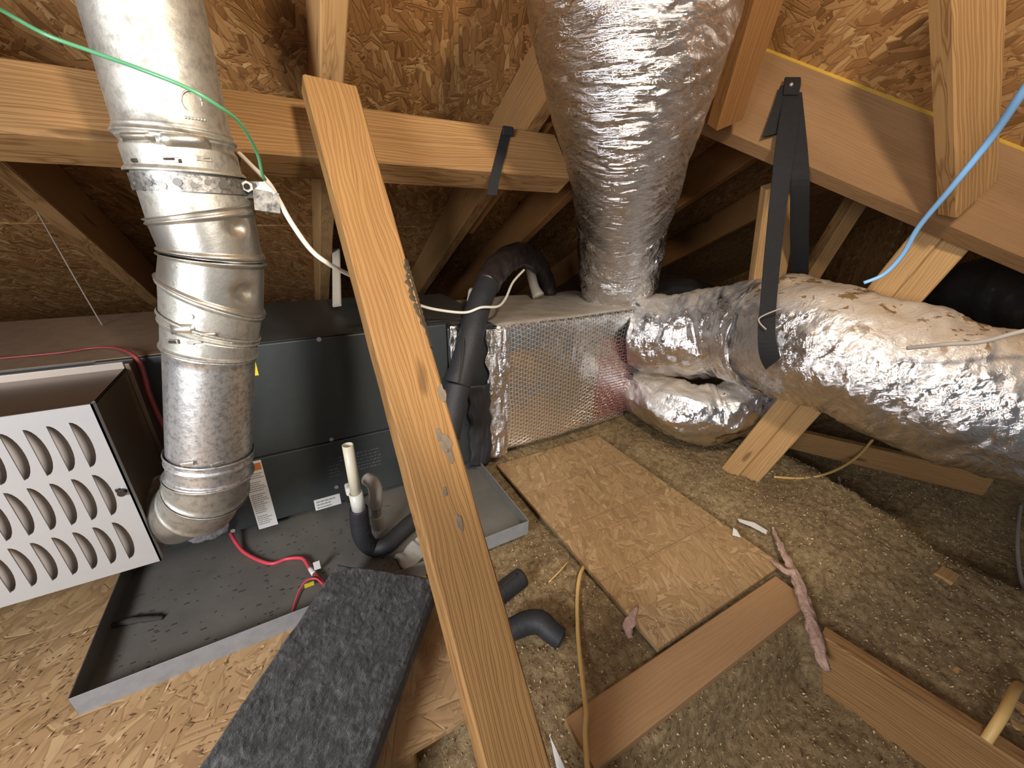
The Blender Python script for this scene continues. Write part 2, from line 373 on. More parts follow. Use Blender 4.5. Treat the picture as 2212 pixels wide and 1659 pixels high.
def ribbon(name, pts, wvecs, th, mat, parent=None, n=6):
    """flat webbing along pts, width vector per point"""
    P = smooth_path([(*V(p), *V(w_)) for p, w_ in zip(pts, wvecs)], n); bm = bmesh.new(); rows = []
    o = V(P[len(P)//2][:3]); C = [V(p[:3]) for p in P]
    for i, p in enumerate(P):
        t = (C[min(i+1, len(C)-1)] - C[max(i-1, 0)]).normalized(); wv = V(p[3:]); nn = t.cross(wv).normalized() * th / 2
        c = C[i] - o; rows.append([bm.verts.new(c + wv/2 + nn), bm.verts.new(c - wv/2 + nn), bm.verts.new(c - wv/2 - nn), bm.verts.new(c + wv/2 - nn)])
    for a, b in zip(rows, rows[1:]):
        for j in range(4): bm.faces.new((a[j], a[(j+1) % 4], b[(j+1) % 4], b[j]))
    bm.faces.new(rows[0]); bm.faces.new(rows[-1][::-1])
    return put(name, mesh_of(bm), mat, parent, Matrix.Translation(o))
def cyl_bm(r, h, seg=16, bm=None, M=None):
    bm = bm or bmesh.new()
    bmesh.ops.create_cone(bm, cap_ends=True, segments=seg, radius1=r, radius2=r, depth=h, matrix=M or Matrix.Identity(4)); return bm
def fbm(p, o=4): return noise.fractal(V(p), 1.0, 2.0, o)

# =================================================================== THE ROOF
RN = V((0, 0.486, 0.874)); RD = V((0, 0.874, -0.486)); RP = V((0, 1.008, 1.098))      # underside plane of the main rafters
def roof(x, y, off=0.0):
    s = (y - RP.y - RN.y * off) / RD.y
    return V((x, 0, 0)) + RP + RD * s + RN * off
ceil = empty('ceiling', roof(0, 0.5, 0.15), kind='structure')
RAFT_H = 0.14
for iy, s0 in enumerate((-1.75, -0.45, 0.78, 2.01)):
    for ix in range(4):
        x0 = -3.2 + ix * 2.44 + (0.0 if iy % 2 else -0.9); L = 1.226 if iy else 1.296
        c = V((x0 + 1.22, 0, 0)) + RP + RD * (s0 + L/2) + RN * (RAFT_H + 0.0065)
        put('sheathing_panel', mesh_of(box_bm(2.436, L - 0.004, 0.012, 0.001, 1)), OSB, ceil, frame((1, 0, 0), RD, c))
c = V((1.6, 0, 0)) + RP + RD * 0.7 + RN * (RAFT_H + 0.02)
put('leak_block_panel', mesh_of(box_bm(11.2, 5.2, 0.01)), MATTBLK, ceil, frame((1, 0, 0), RD, c))  # black backing added behind the panels so no world light leaks through gaps
def rafter(x, lab, y0=-0.4, y1=2.75, th=0.042, mat=PINE):
    a, b = roof(x, y0, RAFT_H/2), roof(x, y1, RAFT_H/2)
    return tag(plank('rafter', a, b, RN, RAFT_H, th, mat), lab, 'rafter', 'main roof rafters')
rafter(0.140, 'roof rafter running up behind the top end of the slanted brace board', mat=PINE2)
rafter(-0.46, 'roof rafter in the dark at far left, behind the hanging twine')
rafter(0.615, 'roof rafter just left of the tall foil duct, above the black tape on the beam')
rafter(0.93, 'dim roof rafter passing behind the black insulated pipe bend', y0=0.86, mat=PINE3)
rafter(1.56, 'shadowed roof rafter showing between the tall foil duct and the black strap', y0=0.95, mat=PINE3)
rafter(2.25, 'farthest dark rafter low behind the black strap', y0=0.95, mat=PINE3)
tag(plank('sister_board', roof(0.655, 1.02, 0.055), roof(0.655, 1.56, 0.055), RN, 0.089, 0.036, PINE3, cut=(0, 0, 0.05, 0)), 'short cut board nailed along the rafter left of the tall foil duct', 'board')

put('wall_right', mesh_of(box_bm(0.02, 4.6, 2.6)), OSB, None, frame((1, 0, 0), (0, 1, 0), (4.3, 1.1, 1.2)))['kind'] = 'structure'
# purlin: two-ply beam square to the rafters
pf = at_y(600, 332, 0.95)                                  # lower front edge
pw, pt = 0.120, 0.076
pc = pf + RN * (pw/2) + RD * (pt/2)
xr = at_plane(1237, 424, pf, RD).x
tag(plank('purlin_beam', V((-1.6, pc.y, pc.z)), V((xr, pc.y, pc.z)), RN, pw, pt, PINE, bev=0.004, wob=0.001, cut=(0, 0, -0.028, 0)), 'long grained beam crossing under the rafters and ending beside the tall foil duct', 'beam')
# tape scrap on the purlin
def on_face(px, py, off=0.001): return at_plane(px, py, pf, RD) - RD * off
q = [on_face(1093, 283, 0.003), on_face(1078, 345, 0.003), at_plane(1066, 395, pf, RD) - RD*0.004]
q.append(at_plane(1060, 425, pf, RD) - RD*0.006)
ribbon_w = [V((0.026, 0, 0.002)), V((0.026, 0, 0.001)), V((0.026, 0, 0)), V((0.026, 0, 0))]
tp = empty('webbing_scrap', q[1], 'short black webbing strip nailed over the beam left of the tall duct', 'strap')
ribbon('webbing', q, ribbon_w, 0.002, NYLON, tp)
box('folded_end', on_face(1093, 290, 0.008) - V((0.014, 0.004, 0.009)), on_face(1093, 290, 0.008) + V((0.016, 0.003, 0.012)), NYLON, tp, 0.003)

# slanted brace board in front
a = at_d(722, 230, 0.70); b = at_d(1137, 1750, 0.535)
ax = (b - a).normalized(); a = a - ax * 0.035; b = b + ax * 0.12
brc = plank('brace_board', a, b, V((1, 0.13, 0)), 0.089, 0.038, wood('pine_brace', (0.34, 0.19, 0.07), (0.165, 0.075, 0.022), 0.85), bev=0.003, wob=0.0012)
tag(brc, 'long slanted brace board nailed to the beam, running down in front', 'board')
Mb = world_of(brc); bl = (b - a).length
def brace_pt(u, v, d=0.0):   # u along (m from the top), v across -1..1, d proud of the front face
    return Mb @ V((-bl/2 + u, v * 0.0445, d))
fz = 1 if (Mb.to_3x3() @ V((0, 0, 1))).dot(EYE - Mb.translation) > 0 else -1
def smear(u, v, su, sv, seed):
    bm = bmesh.new(); n = 14; vs = []
    for k in range(n):
        th = 2*math.pi*k/n; r = 1 + 0.45*noise.noise(V((k*0.9, seed, 0)))
        vs.append((su*r*math.cos(th), sv*r*math.sin(th)))
    top = [bm.verts.new((x, y, fz*0.0012)) for x, y in vs]; bot = [bm.verts.new((x*1.05, y*1.05, 0)) for x, y in vs]
    bm.faces.new(top)
    for k in range(n): bm.faces.new((top[k], top[(k+1)%n], bot[(k+1)%n], bot[k]))
    M = Mb @ Matrix.Translation((-bl/2+u, v*0.0445, fz*0.019))
    return put('mastic_smear', mesh_of(bm), MASTIC, brc, M)

# right-hand roof slope over the laminated beam
vl_t, vr_t = at_d(1650, 110, 1.06), at_d(2260, 347, 0.90)
vl_b, vr_b = at_d(1572, 287, 1.06), at_d(2260, 570, 0.90)
hd = (vl_b - vl_t).normalized(); bd = (vr_t - vl_t).normalized()
far = bd.cross(hd).normalized()
if far.dot(vl_t - EYE) < 0: far = -far
def slab(name, poly, depth, mat, parent=None, inset=0.0):
    """a prism: polygon poly (world points) extruded along depth"""
    o = sum(poly, V()) / len(poly); bm = bmesh.new()
    f1 = [bm.verts.new(p - o) for p in poly]; f2 = [bm.verts.new(p - o + depth) for p in poly]; n = len(poly)
    bm.faces.new(f1); bm.faces.new(f2[::-1])
    for i in range(n): bm.faces.new((f1[i], f1[(i+1)%n], f2[(i+1)%n], f2[i]))
    x = (poly[1] - poly[0]).normalized(); y = poly[-1] - poly[0]; F = frame(x, y, V((0,0,0)))
    bm.transform(F.inverted())
    return put(name, mesh_of(bm), mat, parent, Matrix.Translation(o) @ F)
ext = bd * 0.35
lv = empty('laminated_beam', vl_t, 'wide smooth laminated beam with yellow top edge at upper right', 'beam')
slab('beam_body', [vl_t - bd*0.10, vr_t + ext, vr_b + ext, vl_b - bd*0.10], far * 0.045, LVL, lv)
ye = -hd * 0.010
slab('painted_edge', [vl_t - bd*0.02 + ye, vr_t + ext + ye, vr_t + ext - far*0.002, vl_t - bd*0.02 - far*0.002], far * 0.045, YEL, lv)
P1, P2 = vl_t + ye, vr_t + ext + ye
updir = (at_d(1880, -60, 0.80) - (vl_t + vr_t)/2); updir = updir - bd * updir.dot(bd) * 0.6
RN2 = bd.cross(updir).normalized()
if RN2.dot(EYE - P1) < 0: RN2 = -RN2          # towards the viewer
ce2 = empty('ceiling', P1 + updir*0.4, kind='structure')
u1 = updir.normalized()
slab('sheathing_panel', [P1 - bd*0.35, P1 + bd*0.66, P1 + bd*0.66 + u1*0.9, P1 - bd*0.35 + u1*0.9], -RN2 * 0.012, OSBR, ce2)
slab('sheathing_panel', [P1 + bd*0.664, P1 + bd*1.7, P1 + bd*1.7 + u1*0.9, P1 + bd*0.664 + u1*0.9], -RN2 * 0.012, OSBR, ce2)
def jack(b0, t0, wd, th, lab, wdir, mat, cut=None):
    return tag(plank('jack_rafter', V(b0), V(t0), wdir, wd, th, mat, cut=cut), lab, 'rafter')
jb, jt = at_d(1566, 262, 0.985), at_d(1668, -70, 0.74)
jack(jb, jt, 0.075, 0.04, 'short jack rafter meeting the laminated beam right beside the tall foil duct', V((1, 0.2, -0.35)), PINE3)
jb, jt = at_d(2088, 425, 0.86), at_d(2088, -80, 0.62)
jack(jb, jt, 0.085, 0.042, 'jack rafter standing against the laminated beam beside the light blue cable', V((1, -0.35, 0.1)), PINE, cut=(0.03, 0, 0, 0))

# wood framing under the laminated beam
tb = empty('diagonal_brace', at_z(1610, 1010, 0.0), 'doubled pale brace passing behind the long foil duct down to the insulation', 'brace')
A0, B0 = at_z(1568, 1030, -0.02), at_d(2035, 470, 1.02)
dirb = (B0 - A0).normalized(); side = dirb.cross(ray(1800, 750)).normalized()
if side.dot(rt) < 0: side = -side
back = dirb.cross(side).normalized()
if back.dot(fw) < 0: back = -back
plank('plank', A0 - dirb*0.06, B0, side, 0.062, 0.04, PINE2, tb)
plank('plank', A0 + side*0.0615 - dirb*0.06 + back*0.012, B0 + side*0.0615 + back*0.012 + dirb*0.02, side, 0.060, 0.04, PINE2, tb)
def post(px0, py0, d0, px1, py1, d1, wd, th, lab, mat, name='post', cat='post'):
    a, b = at_d(px0, py0, d0), at_d(px1, py1, d1)
    return tag(plank(name, a, b, rt, wd, th, mat), lab, cat)
post(1650, 640, 1.42, 1690, 395, 1.17, 0.105, 0.04, 'pale upright post behind the black hanging strap', PINE2)
post(1745, 600, 1.6, 1880, 385, 1.45, 0.055, 0.06, 'dim slanted stud between the black strap and the doubled brace', PINE)
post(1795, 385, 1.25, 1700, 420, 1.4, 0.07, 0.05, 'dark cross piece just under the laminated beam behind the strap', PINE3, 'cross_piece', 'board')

# =================================================================== FLOOR
flo = empty('floor', (-1.2, 0.6, 0), kind='structure')
box('floor_panel', (-2.6, 1.0, -0.014), (-0.085, 3.2, 0.0), DECK, flo, 0.001)
box('floor_panel', (-2.6, -0.5, -0.014), (-0.085, 0.997, 0.0), DECK, flo, 0.001)
box('floor_panel', (-0.082, 0.42, -0.014), (0.19, 1.85, 0.0), DECK, flo, 0.001)
box('floor_joist', (-2.6, 0.44, -0.16), (0.15, 0.48, -0.015), PINE3, flo, 0.002)
tag(put('wood_block', mesh_of(box_bm(0.06, 0.05, 0.09, 0.012, 3)), PINE2, None, Matrix.Translation(at_z(862, 1640, -0.05))), 'rounded pale wood block end beside the black fibre pad at bottom edge', 'block')

def ins_h(x, y):
    h = -0.028 + 0.010*fbm((x*3, y*3, 1)) + 0.006*fbm((x*11, y*11, 4)) + 0.006*noise.noise(V((x*45, y*45, 0))) + 0.0035*noise.noise(V((x*120, y*120, 3)))
    def ss(a, b, t): t = min(1, max(0, (t-a)/(b-a))); return t*t*(3-2*t)
    h += 0.045*ss(1.05, 1.25, x)*ss(0.0, 0.35, y)*(1-ss(1.3, 1.9, y))
    h += 0.05*ss(1.08, 1.3, y)*(1-ss(0.3, 0.6, 0.9-x))
    edge = 1.62 + 0.06*fbm((y*2.5, 0, 9))
    h -= 0.11*ss(edge, edge + 0.16, x)
    h -= 0.05*(1-ss(0.05, 0.2, x))
    jx = 0.968 + (0.16 - y)*0.25; h -= 0.125*(1-ss(0.16, 0.24, y))*(1-ss(jx, jx + 0.035, x))
    return h
def insulation():
    xs = [0.0]; 
    while xs[-1] < 4.2: xs.append(xs[-1] + (0.0085 if xs[-1] < 2.0 else 0.05))
    ys = [-0.45]
    while ys[-1] < 3.1: ys.append(ys[-1] + (0.0085 if ys[-1] < 1.35 else 0.05))
    vs, fs = [], []
    for y in ys:
        for x in xs: vs.append((x, y, ins_h(x, y)))
    nx = len(xs)
    for j in range(len(ys)-1):
        for i in range(nx-1): k = j*nx+i; fs.append((k, k+1, k+1+nx, k+nx))
    nb = len(fs)
    rng = random.Random(3)
    for _ in range(60000):
        x = rng.uniform(0.02, 2.3); y = rng.uniform(-0.3, 1.4)
        if 0.585 < x < 1.09 and 0.33 < y < 1.12: continue
        s = rng.choice((0.0014, 0.0018, 0.0022, 0.003, 0.004)); z = ins_h(x, y) + s*0.6
        d1 = V((rng.uniform(-1,1), rng.uniform(-1,1), rng.uniform(-0.6,0.6))).normalized(); d2 = d1.cross(V((rng.uniform(-1,1), rng.uniform(-1,1), 1))).normalized()
        k = len(vs); p = V((x, y, z)); a_, b_ = d1*s, d2*s*rng.uniform(0.25, 0.6)
        vs += [tuple(p+a_), tuple(p+b_), tuple(p-a_), tuple(p-b_)]; fs.append((k, k+1, k+2, k+3))
    me = bpy.data.meshes.new('insulation'); me.from_pydata(vs, [], fs); me.materials.append(INS); me.materials.append(FLAKE)
    mi = [0]*nb + [1]*(len(fs)-nb); me.polygons.foreach_set('material_index', mi)
    me.polygons.foreach_set('use_smooth', [True]*nb + [False]*(len(fs)-nb)); me.update()
    return put('loose_insulation', me, None)
tag(insulation(), 'brown loose-fill insulation spread over the attic floor at right', 'insulation', kind='stuff')

# loose OSB board and joists
bp = [at_z(1430, 1395, 0.0), at_z(1705, 1235, 0.0)]
tag(put('loose_board', mesh_of(box_bm(0.50, 0.80, 0.012, 0.001, 1)), OSBF, None, frame((1, 0.0, 0), (-0.012, 1, 0.0), (0.838, 0.735, 0.0))), 'loose strand board sheet lying on the joist and insulation', 'board')
tag(plank('joist', V((0.33, 0.288, -0.026)), V((1.045, 0.283, -0.026)), (0, 1, 0), 0.092, 0.038, wood('pine_joist', (0.44, 0.26, 0.125), (0.33, 0.18, 0.075), 0.25)), 'flat laid joist under the near end of the loose strand board', 'joist')
ja, jb = at_z(1797, 1388, 0.0), at_z(2330, 1730, 0.0)
jd = (jb - ja).normalized(); ja, jb = ja - V((0, 0, 0.08)), jb - V((0, 0, 0.08))
tag(plank('joist', ja + V((0.019, 0, 0)), jb + V((0.019, 0, 0)), (0, 0, 1), 0.16, 0.038, PINE, cut=(-0.05, 0, 0, 0)), 'joist on edge running out of the bottom right corner', 'joist')
ja, jb = at_z(2060, 1480, -0.03), at_z(2330, 1640, -0.03)
for k in range(2):
    off = V((0.045*k, 0.02*k, -0.03))
    tag(plank('joist', ja + off, jb + off, (0, 0, 1), 0.06, 0.036, PINE2), ['nearer of the two low boards under the yellow cable at right edge', 'farther of the two low boards under the yellow cable at right edge'][k], 'joist')
ja, jb = at_z(1705, 945, 0.03), at_z(2130, 1045, 0.0)
tag(plank('joist', ja, jb, (0, 0, 1), 0.09, 0.038, PINE), 'joist lying beneath the long foil duct behind the doubled brace', 'joist')
tag(box('wood_chip', at_z(2040, 1250, -0.03) - V((0.03, 0.02, 0.015)), at_z(2040, 1250, -0.03) + V((0.03, 0.02, 0.02)), PINE2, None, 0.003), 'stub of wood poking out of the insulation at right', 'wood')

# =================================================================== FURNACE
FY, FT, FB, FS = 1.144, 0.584, 0.040, 0.261
XL, XRr = -1.35, 0.411
fur = empty('furnace', (-0.3, 1.4, 0.04), 'dark grey horizontal furnace cabinet standing in the metal pan', 'furnace')
box('cabinet', (XL, FY + 0.012, FB), (XRr, 1.66, FT - 0.002), CAB, fur, 0.004)
box('top_panel', (XL, FY + 0.006, FT - 0.002), (-0.10, 1.66, FT), CABT, fur, 0.0)
box('top_panel', (-0.098, FY + 0.006, FT - 0.002), (XRr, 1.66, FT), CAB, fur, 0.0)
box('upper_door', (-0.40, FY - 0.002, FS + 0.0015), (XRr - 0.002, FY + 0.014, FT - 0.003), CAB, fur, 0.003)
box('lower_door', (-0.40, FY - 0.004, FB), (XRr - 0.002, FY + 0.014, FS - 0.0015), CAB, fur, 0.003)
def screw(p, n=V((0, -1, 0)), r=0.0062):
    bm = cyl_bm(r, 0.003, 14); box_bm(r*1.7, r*0.35, 0.0012, 0, c=(0, 0, 0.0016), bm=bm)
    return put('screw', mesh_of(bm), SCREW, fur, frame((1, 0.4*random.random(), 0), V((0, 0, 1)), p) if False else Matrix.Translation(p) @ n.to_track_quat('Z', 'Y').to_matrix().to_4x4())
for px, py in ((689, 733), (716, 949), (727, 1052), (503, 1146), (916, 705)): screw(at_y(px, py, FY - 0.005))
box('edge_clip', at_y(757, 1078, FY-0.012) - V((0.012, 0.004, 0.012)), at_y(757, 1078, FY-0.012) + V((0.012, 0.006, 0.03)), BPLAS, fur, 0.003)
# printed labels (flat plates with print)
def label(parent, x0, z0, x1, z1, y, head, lines, seed, headc=ORANGE, paper=PAPER, ink=INK, name='warning_label'):
    lb = box(name, (x0, y - 0.0008, z0), (x1, y, z1), paper, parent, 0)
    rng = random.Random(seed); W_, H_ = x1 - x0, z1 - z0
    if head: box('print_header', (x0 + W_*0.06, y - 0.0013, z1 - H_*0.13), (x1 - W_*0.05, y - 0.0009, z1 - H_*0.03), headc, lb, 0)
    bm = bmesh.new(); top = z1 - H_*(0.16 if head else 0.12); st = (top - z0 - H_*0.06)/lines
    for k in range(lines):
        if k in (3, 9, 20) and lines > 12: continue
        z = top - st*(k + 0.5); x = x0 + W_*0.08; xe = x0 + W_*rng.uniform(0.6, 0.93)
        while x < xe:
            l = W_*rng.uniform(0.05, 0.16); l = min(l, xe - x)
            box_bm(l, 0.0003, st*0.42, 0, c=(x + l/2, y - 0.0011, z), bm=bm); x += l + W_*0.02
    put('print_lines', mesh_of(bm), ink, lb)
    return lb
l0, l1 = at_y(528, 1002, FY), at_y(603, 1122, FY)
label(fur, l0.x - 0.010, l1.z - 0.012, l1.x - 0.005, l0.z + 0.004, FY - 0.004, True, 26, 2)
l0, l1 = at_y(678, 1083, FY), at_y(734, 1078, FY)
label(fur, l0.x, l1.z - 0.015, l1.x + 0.002, l0.z + 0.006, FY - 0.004, False, 3, 5, name='rating_label')
l0 = at_y(551, 793, FY)
label(fur, l0.x - 0.05, l0.z - 0.022, l0.x + 0.004, l0.z + 0.035, FY - 0.002, False, 4, 8, paper=YELP, ink=DARKM, name='yellow_label')
bm = bmesh.new(); rng = random.Random(11)          # pressed lettering on the lower door
e0, e1 = at_y(708, 1000, FY), at_y(822, 990, FY)
for r in range(6):
    x = e0.x + (0.0 if r > 1 else 0.03)
    while x < e1.x:
        l = rng.uniform(0.002, 0.006)
        if 0.03 < x - e0.x < 0.05 and r > 1: x += 0.004; continue
        box_bm(l, 0.0012, rng.uniform(0.002, 0.0045), 0, c=(x, FY - 0.0044, e0.z + 0.012 - r*0.012), bm=bm); x += l + 0.0035
put('pressed_lettering', mesh_of(bm), plain('pressed_grey', (0.14, 0.15, 0.155), 0.35, 0.2), fur)

# burner compartment with louvred front
LX1, LY, LZ0, LZ1 = -0.327, 0.87, 0.226, 0.586
box('burner_top', (-1.3, LY + 0.002, LZ1 - 0.008), (LX1 - 0.002, 1.075, LZ1 - 0.004), BOXM, fur, 0.001)
box('top_flange', (-1.3, 1.070, LZ1 - 0.006), (LX1 - 0.004, 1.078, LZ1 + 0.010), LOUVI, fur, 0.001)
box('burner_side', (LX1 - 0.006, LY + 0.012, LZ0 + 0.003), (LX1 - 0.002, FY, LZ1 - 0.004), BOXM, fur, 0.001)
box('side_flange', (LX1 - 0.002, 1.068, LZ0 + 0.01), (LX1 + 0.006, 1.073, LZ1 + 0.006), BOXM, fur, 0.001)
box('burner_floor', (-1.3, LY + 0.012, LZ0 + 0.003), (LX1 - 0.006, FY, LZ0 + 0.007), BOXM, fur, 0.001)
box('baffle', (-1.3, LY + 0.018, LZ0 + 0.01), (LX1 - 0.01, LY + 0.02, LZ1 - 0.01), LOUVI, fur, 0)
def louver_front():
    bm = bmesh.new(); edges = []
    def loop(pts):
        vs = [bm.verts.new((x, 0, z)) for x, z in pts]
        for i in range(len(vs)): edges.append(bm.edges.new((vs[i], vs[(i+1) % len(vs)])))
    loop([(-1.3, LZ0), (LX1, LZ0), (LX1, LZ1), (-1.3, LZ1)]); slots = []
    for z0, z1, xo in ((0.468, 0.559, -0.364), (0.360, 0.453, -0.3665), (0.252, 0.345, -0.3705)):
        for k in range(30):
            x = xo - 0.0272*k
            if x < -1.27: break
            n = 12; pts = []
            for i in range(n + 1):
                t = math.pi*(i/n) - math.pi/2
                pts.append((x + 0.0165*math.cos(t), (z0+z1)/2 + (z1-z0)/2*math.sin(t)))
            loop(pts); slots.append((x, z0, z1))
    bmesh.ops.triangle_fill(bm, edges=edges, use_beauty=True)
    r = bmesh.ops.extrude_face_region(bm, geom=list(bm.faces))
    for v in r['geom']:
        if isinstance(v, bmesh.types.BMVert): v.co.y += 0.0025
    return mesh_of(bm), slots
lm, slots = louver_front()
lf = put('louver_panel', lm, LOUV, fur, Matrix.Translation((0, LY, 0)))
box('edge_return', (LX1 - 0.0025, LY, LZ0), (LX1, LY + 0.014, LZ1), LOUV, lf, 0)
bm = cyl_bm(0.0065, 0.008, 18); put('latch_knob', mesh_of(bm), BPLAS, fur, Matrix.Translation(at_y(264, 1064, LY - 0.004)) @ Matrix.Rotation(math.pi/2, 4, 'X'))
box('latch_tab', at_y(256, 1060, LY-0.001) - V((0.004, 0.001, 0.003)), at_y(247, 1060, LY-0.001) + V((0.008, 0.0, 0.003)), BPLAS, fur, 0.001)

# drain pan
pan = empty('drain_pan', (0.0, 1.2, 0), 'shallow galvanised drain pan under the furnace with bright front wall', 'pan')
PX0, PX1, PY0, PY1, PH = -0.492, 0.512, 0.778, 1.72, 0.05
box('pan_floor', (PX0, PY0, 0.001), (PX1, PY1, 0.003), PANI, pan, 0)
def wall(name, lo, hi): return box(name, lo, hi, PANO, pan, 0.0004)
wall('front_wall', (PX0, PY0 - 0.0012, 0.0), (PX1, PY0, PH)); wall('back_wall', (PX0, PY1, 0.0), (PX1, PY1 + 0.0012, PH))
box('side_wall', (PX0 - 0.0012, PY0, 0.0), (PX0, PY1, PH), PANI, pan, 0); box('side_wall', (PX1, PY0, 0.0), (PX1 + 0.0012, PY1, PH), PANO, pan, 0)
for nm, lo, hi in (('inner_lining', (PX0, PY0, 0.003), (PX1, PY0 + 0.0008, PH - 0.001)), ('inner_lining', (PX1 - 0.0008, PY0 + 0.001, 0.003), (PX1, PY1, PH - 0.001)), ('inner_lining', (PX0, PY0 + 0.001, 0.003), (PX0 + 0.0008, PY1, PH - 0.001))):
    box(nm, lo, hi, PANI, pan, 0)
deb = sweep('debris_strip', [at_z(238, 1352, 0.007), at_z(290, 1340, 0.009), at_z(352, 1334, 0.007)], [0.005, 0.008, 0.005], plain('dark_debris', (0.045, 0.04, 0.034), 0.9, 0, 0.8, 90), None, 8, 6, lambda s, t: 0.003*noise.noise(V((s*90, math.cos(t)*2, math.sin(t)*2))))
tag(deb, 'dusty grey debris strip lying in the left corner of the drain pan', 'debris')
ins2 = sweep('lint_clump', [at_y(398, 1150, 1.09), at_y(440, 1150, 1.10), at_y(492, 1135, 1.12)], [0.018, 0.03, 0.02], plain('grey_lint', (0.36, 0.36, 0.38), 0.9, 0, 1.0, 90, 0.4), None, 14, 8, lambda s, t: 0.012*fbm((s*40, math.cos(t)*2, math.sin(t)*2)), flat=(0.9, 0.5))
tag(ins2, 'fluffy grey lint clump in the pan below the flue elbow', 'lint')
rng = random.Random(5); bm = bmesh.new()
for _ in range(260):
    x, y, s = rng.uniform(-0.47, 0.3), rng.uniform(0.8, 1.12), rng.uniform(0.0008, 0.0028)
    box_bm(s*rng.uniform(1, 4), s, 0.001, 0, c=(x, y, 0.0036), bm=bm)
tag(put('pan_grit', mesh_of(bm), plain('grit', (0.05, 0.035, 0.025), 0.9)), 'dark grit and crumbs scattered over the drain pan floor', 'grit', kind='stuff')

# coil cabinet between furnace and plenum
coil = empty('coil_cabinet', (0.49, 1.4, 0.04), 'dark coil cabinet between furnace and foil plenum with torn foil edges', 'coil cabinet')
box('cabinet', (XRr + 0.002, FY + 0.004, 0.045), (0.575, 1.62, 0.565), CAB, coil, 0.006)
box('top_residue', (0.36, FY + 0.03, 0.5655), (0.56, 1.6, FT + 0.003), DARKM, coil, 0.004)
def crumple(name, cx, cy, mat, parent, w_, h_, amp, seed, y, nx=24, nz=50, bend=0.02):
    bm = bmesh.new(); rows = []
    for j in range(nz + 1):
        row = []
        for i in range(nx + 1):
            u, v = i/nx - 0.5, j/nz - 0.5
            d = amp*fbm((u*w_*22 + seed, v*h_*7, seed), 5) + amp*0.6*abs(noise.noise(V((u*w_*60, v*h_*12, seed+3))))
            ex = 0.012*noise.noise(V((v*h_*25, seed, 5)))*(1 if abs(u) > 0.4 else 0)
            row.append(bm.verts.new((u*w_ + ex, -d - bend*(0.25 - u*u), v*h_)))
        rows.append(row)
    for j in range(nz):
        for i in range(nx): bm.faces.new((rows[j][i], rows[j][i+1], rows[j+1][i+1], rows[j+1][i]))
    me = mesh_of(bm); o = put(name, me, mat, parent, Matrix.Translation((cx, y, cy)), True)
    md = o.modifiers.new('solid', 'SOLIDIFY'); md.thickness = 0.0015; return o
crumple('foil_flap', 0.585, 0.30, FOILT, coil, 0.085, 0.50, 0.016, 2.0, FY - 0.012)
crumple('foil_flap', 0.428, 0.455, FOILT, coil, 0.022, 0.24, 0.006, 5.0, FY - 0.008, 10, 30, 0.006)
crumple('shaded_foil', 0.515, 0.20, BLACK, coil, 0.085, 0.33, 0.010, 8.0, FY - 0.016, 20, 30, 0.05)  # black sheet standing in for foil in shadow, shade put into its colour
# plenum
ple = empty('supply_plenum', (0.9, 1.36, 0.045), 'foil faced insulated plenum box with grid pattern and red print', 'plenum')
bm = box_bm(0.68, 0.44, 0.515, 0.022, 4)
bmesh.ops.subdivide_edges(bm, edges=[e for e in bm.edges if e.calc_length() > 0.1], cuts=14, use_grid_fill=True)
bmesh.ops.triangulate(bm, faces=[f for f in bm.faces if len(f.verts) > 4])
for v in bm.verts: v.co += V((0, -0.010*fbm((v.co.x*4, v.co.y*4, v.co.z*4 + 3)), 0.004*fbm((v.co.x*6, v.co.y*6, 9))))
put('plenum_body', mesh_of(bm), SCRIM, ple, Matrix.Translation((0.922, FY + 0.22, 0.303)), True)
l0, l1 = at_y(1298, 750, FY - 0.014), at_y(1366, 880, FY - 0.014)
pl = empty('x', (0, 0, 0)); bpy.data.objects.remove(pl)
bm = bmesh.new(); z0, z1, x0, x1 = 0.075, 0.44, l0.x + 0.005, 1.25
def pr(xa, xb, za, zb): box_bm(xb-xa, 0.0006, zb-za, 0, c=((xa+xb)/2, FY - 0.0135, (za+zb)/2), bm=bm)
pr(x0, x1, z1-0.003, z1); pr(x0, x0+0.003, z0, z1)
rng = random.Random(4)
for k in range(26):
    z = z1 - 0.018 - k*0.0128; x = x0 + (0.05 if k < 4 else 0.014)
    while x < x1 - 0.01:
        l = min(rng.uniform(0.012, 0.035), x1-0.008-x); pr(x, x+l, z-(0.003 if k < 14 else 0.0045), z); x += l + 0.004
put('red_print', mesh_of(bm), REDINK, ple)

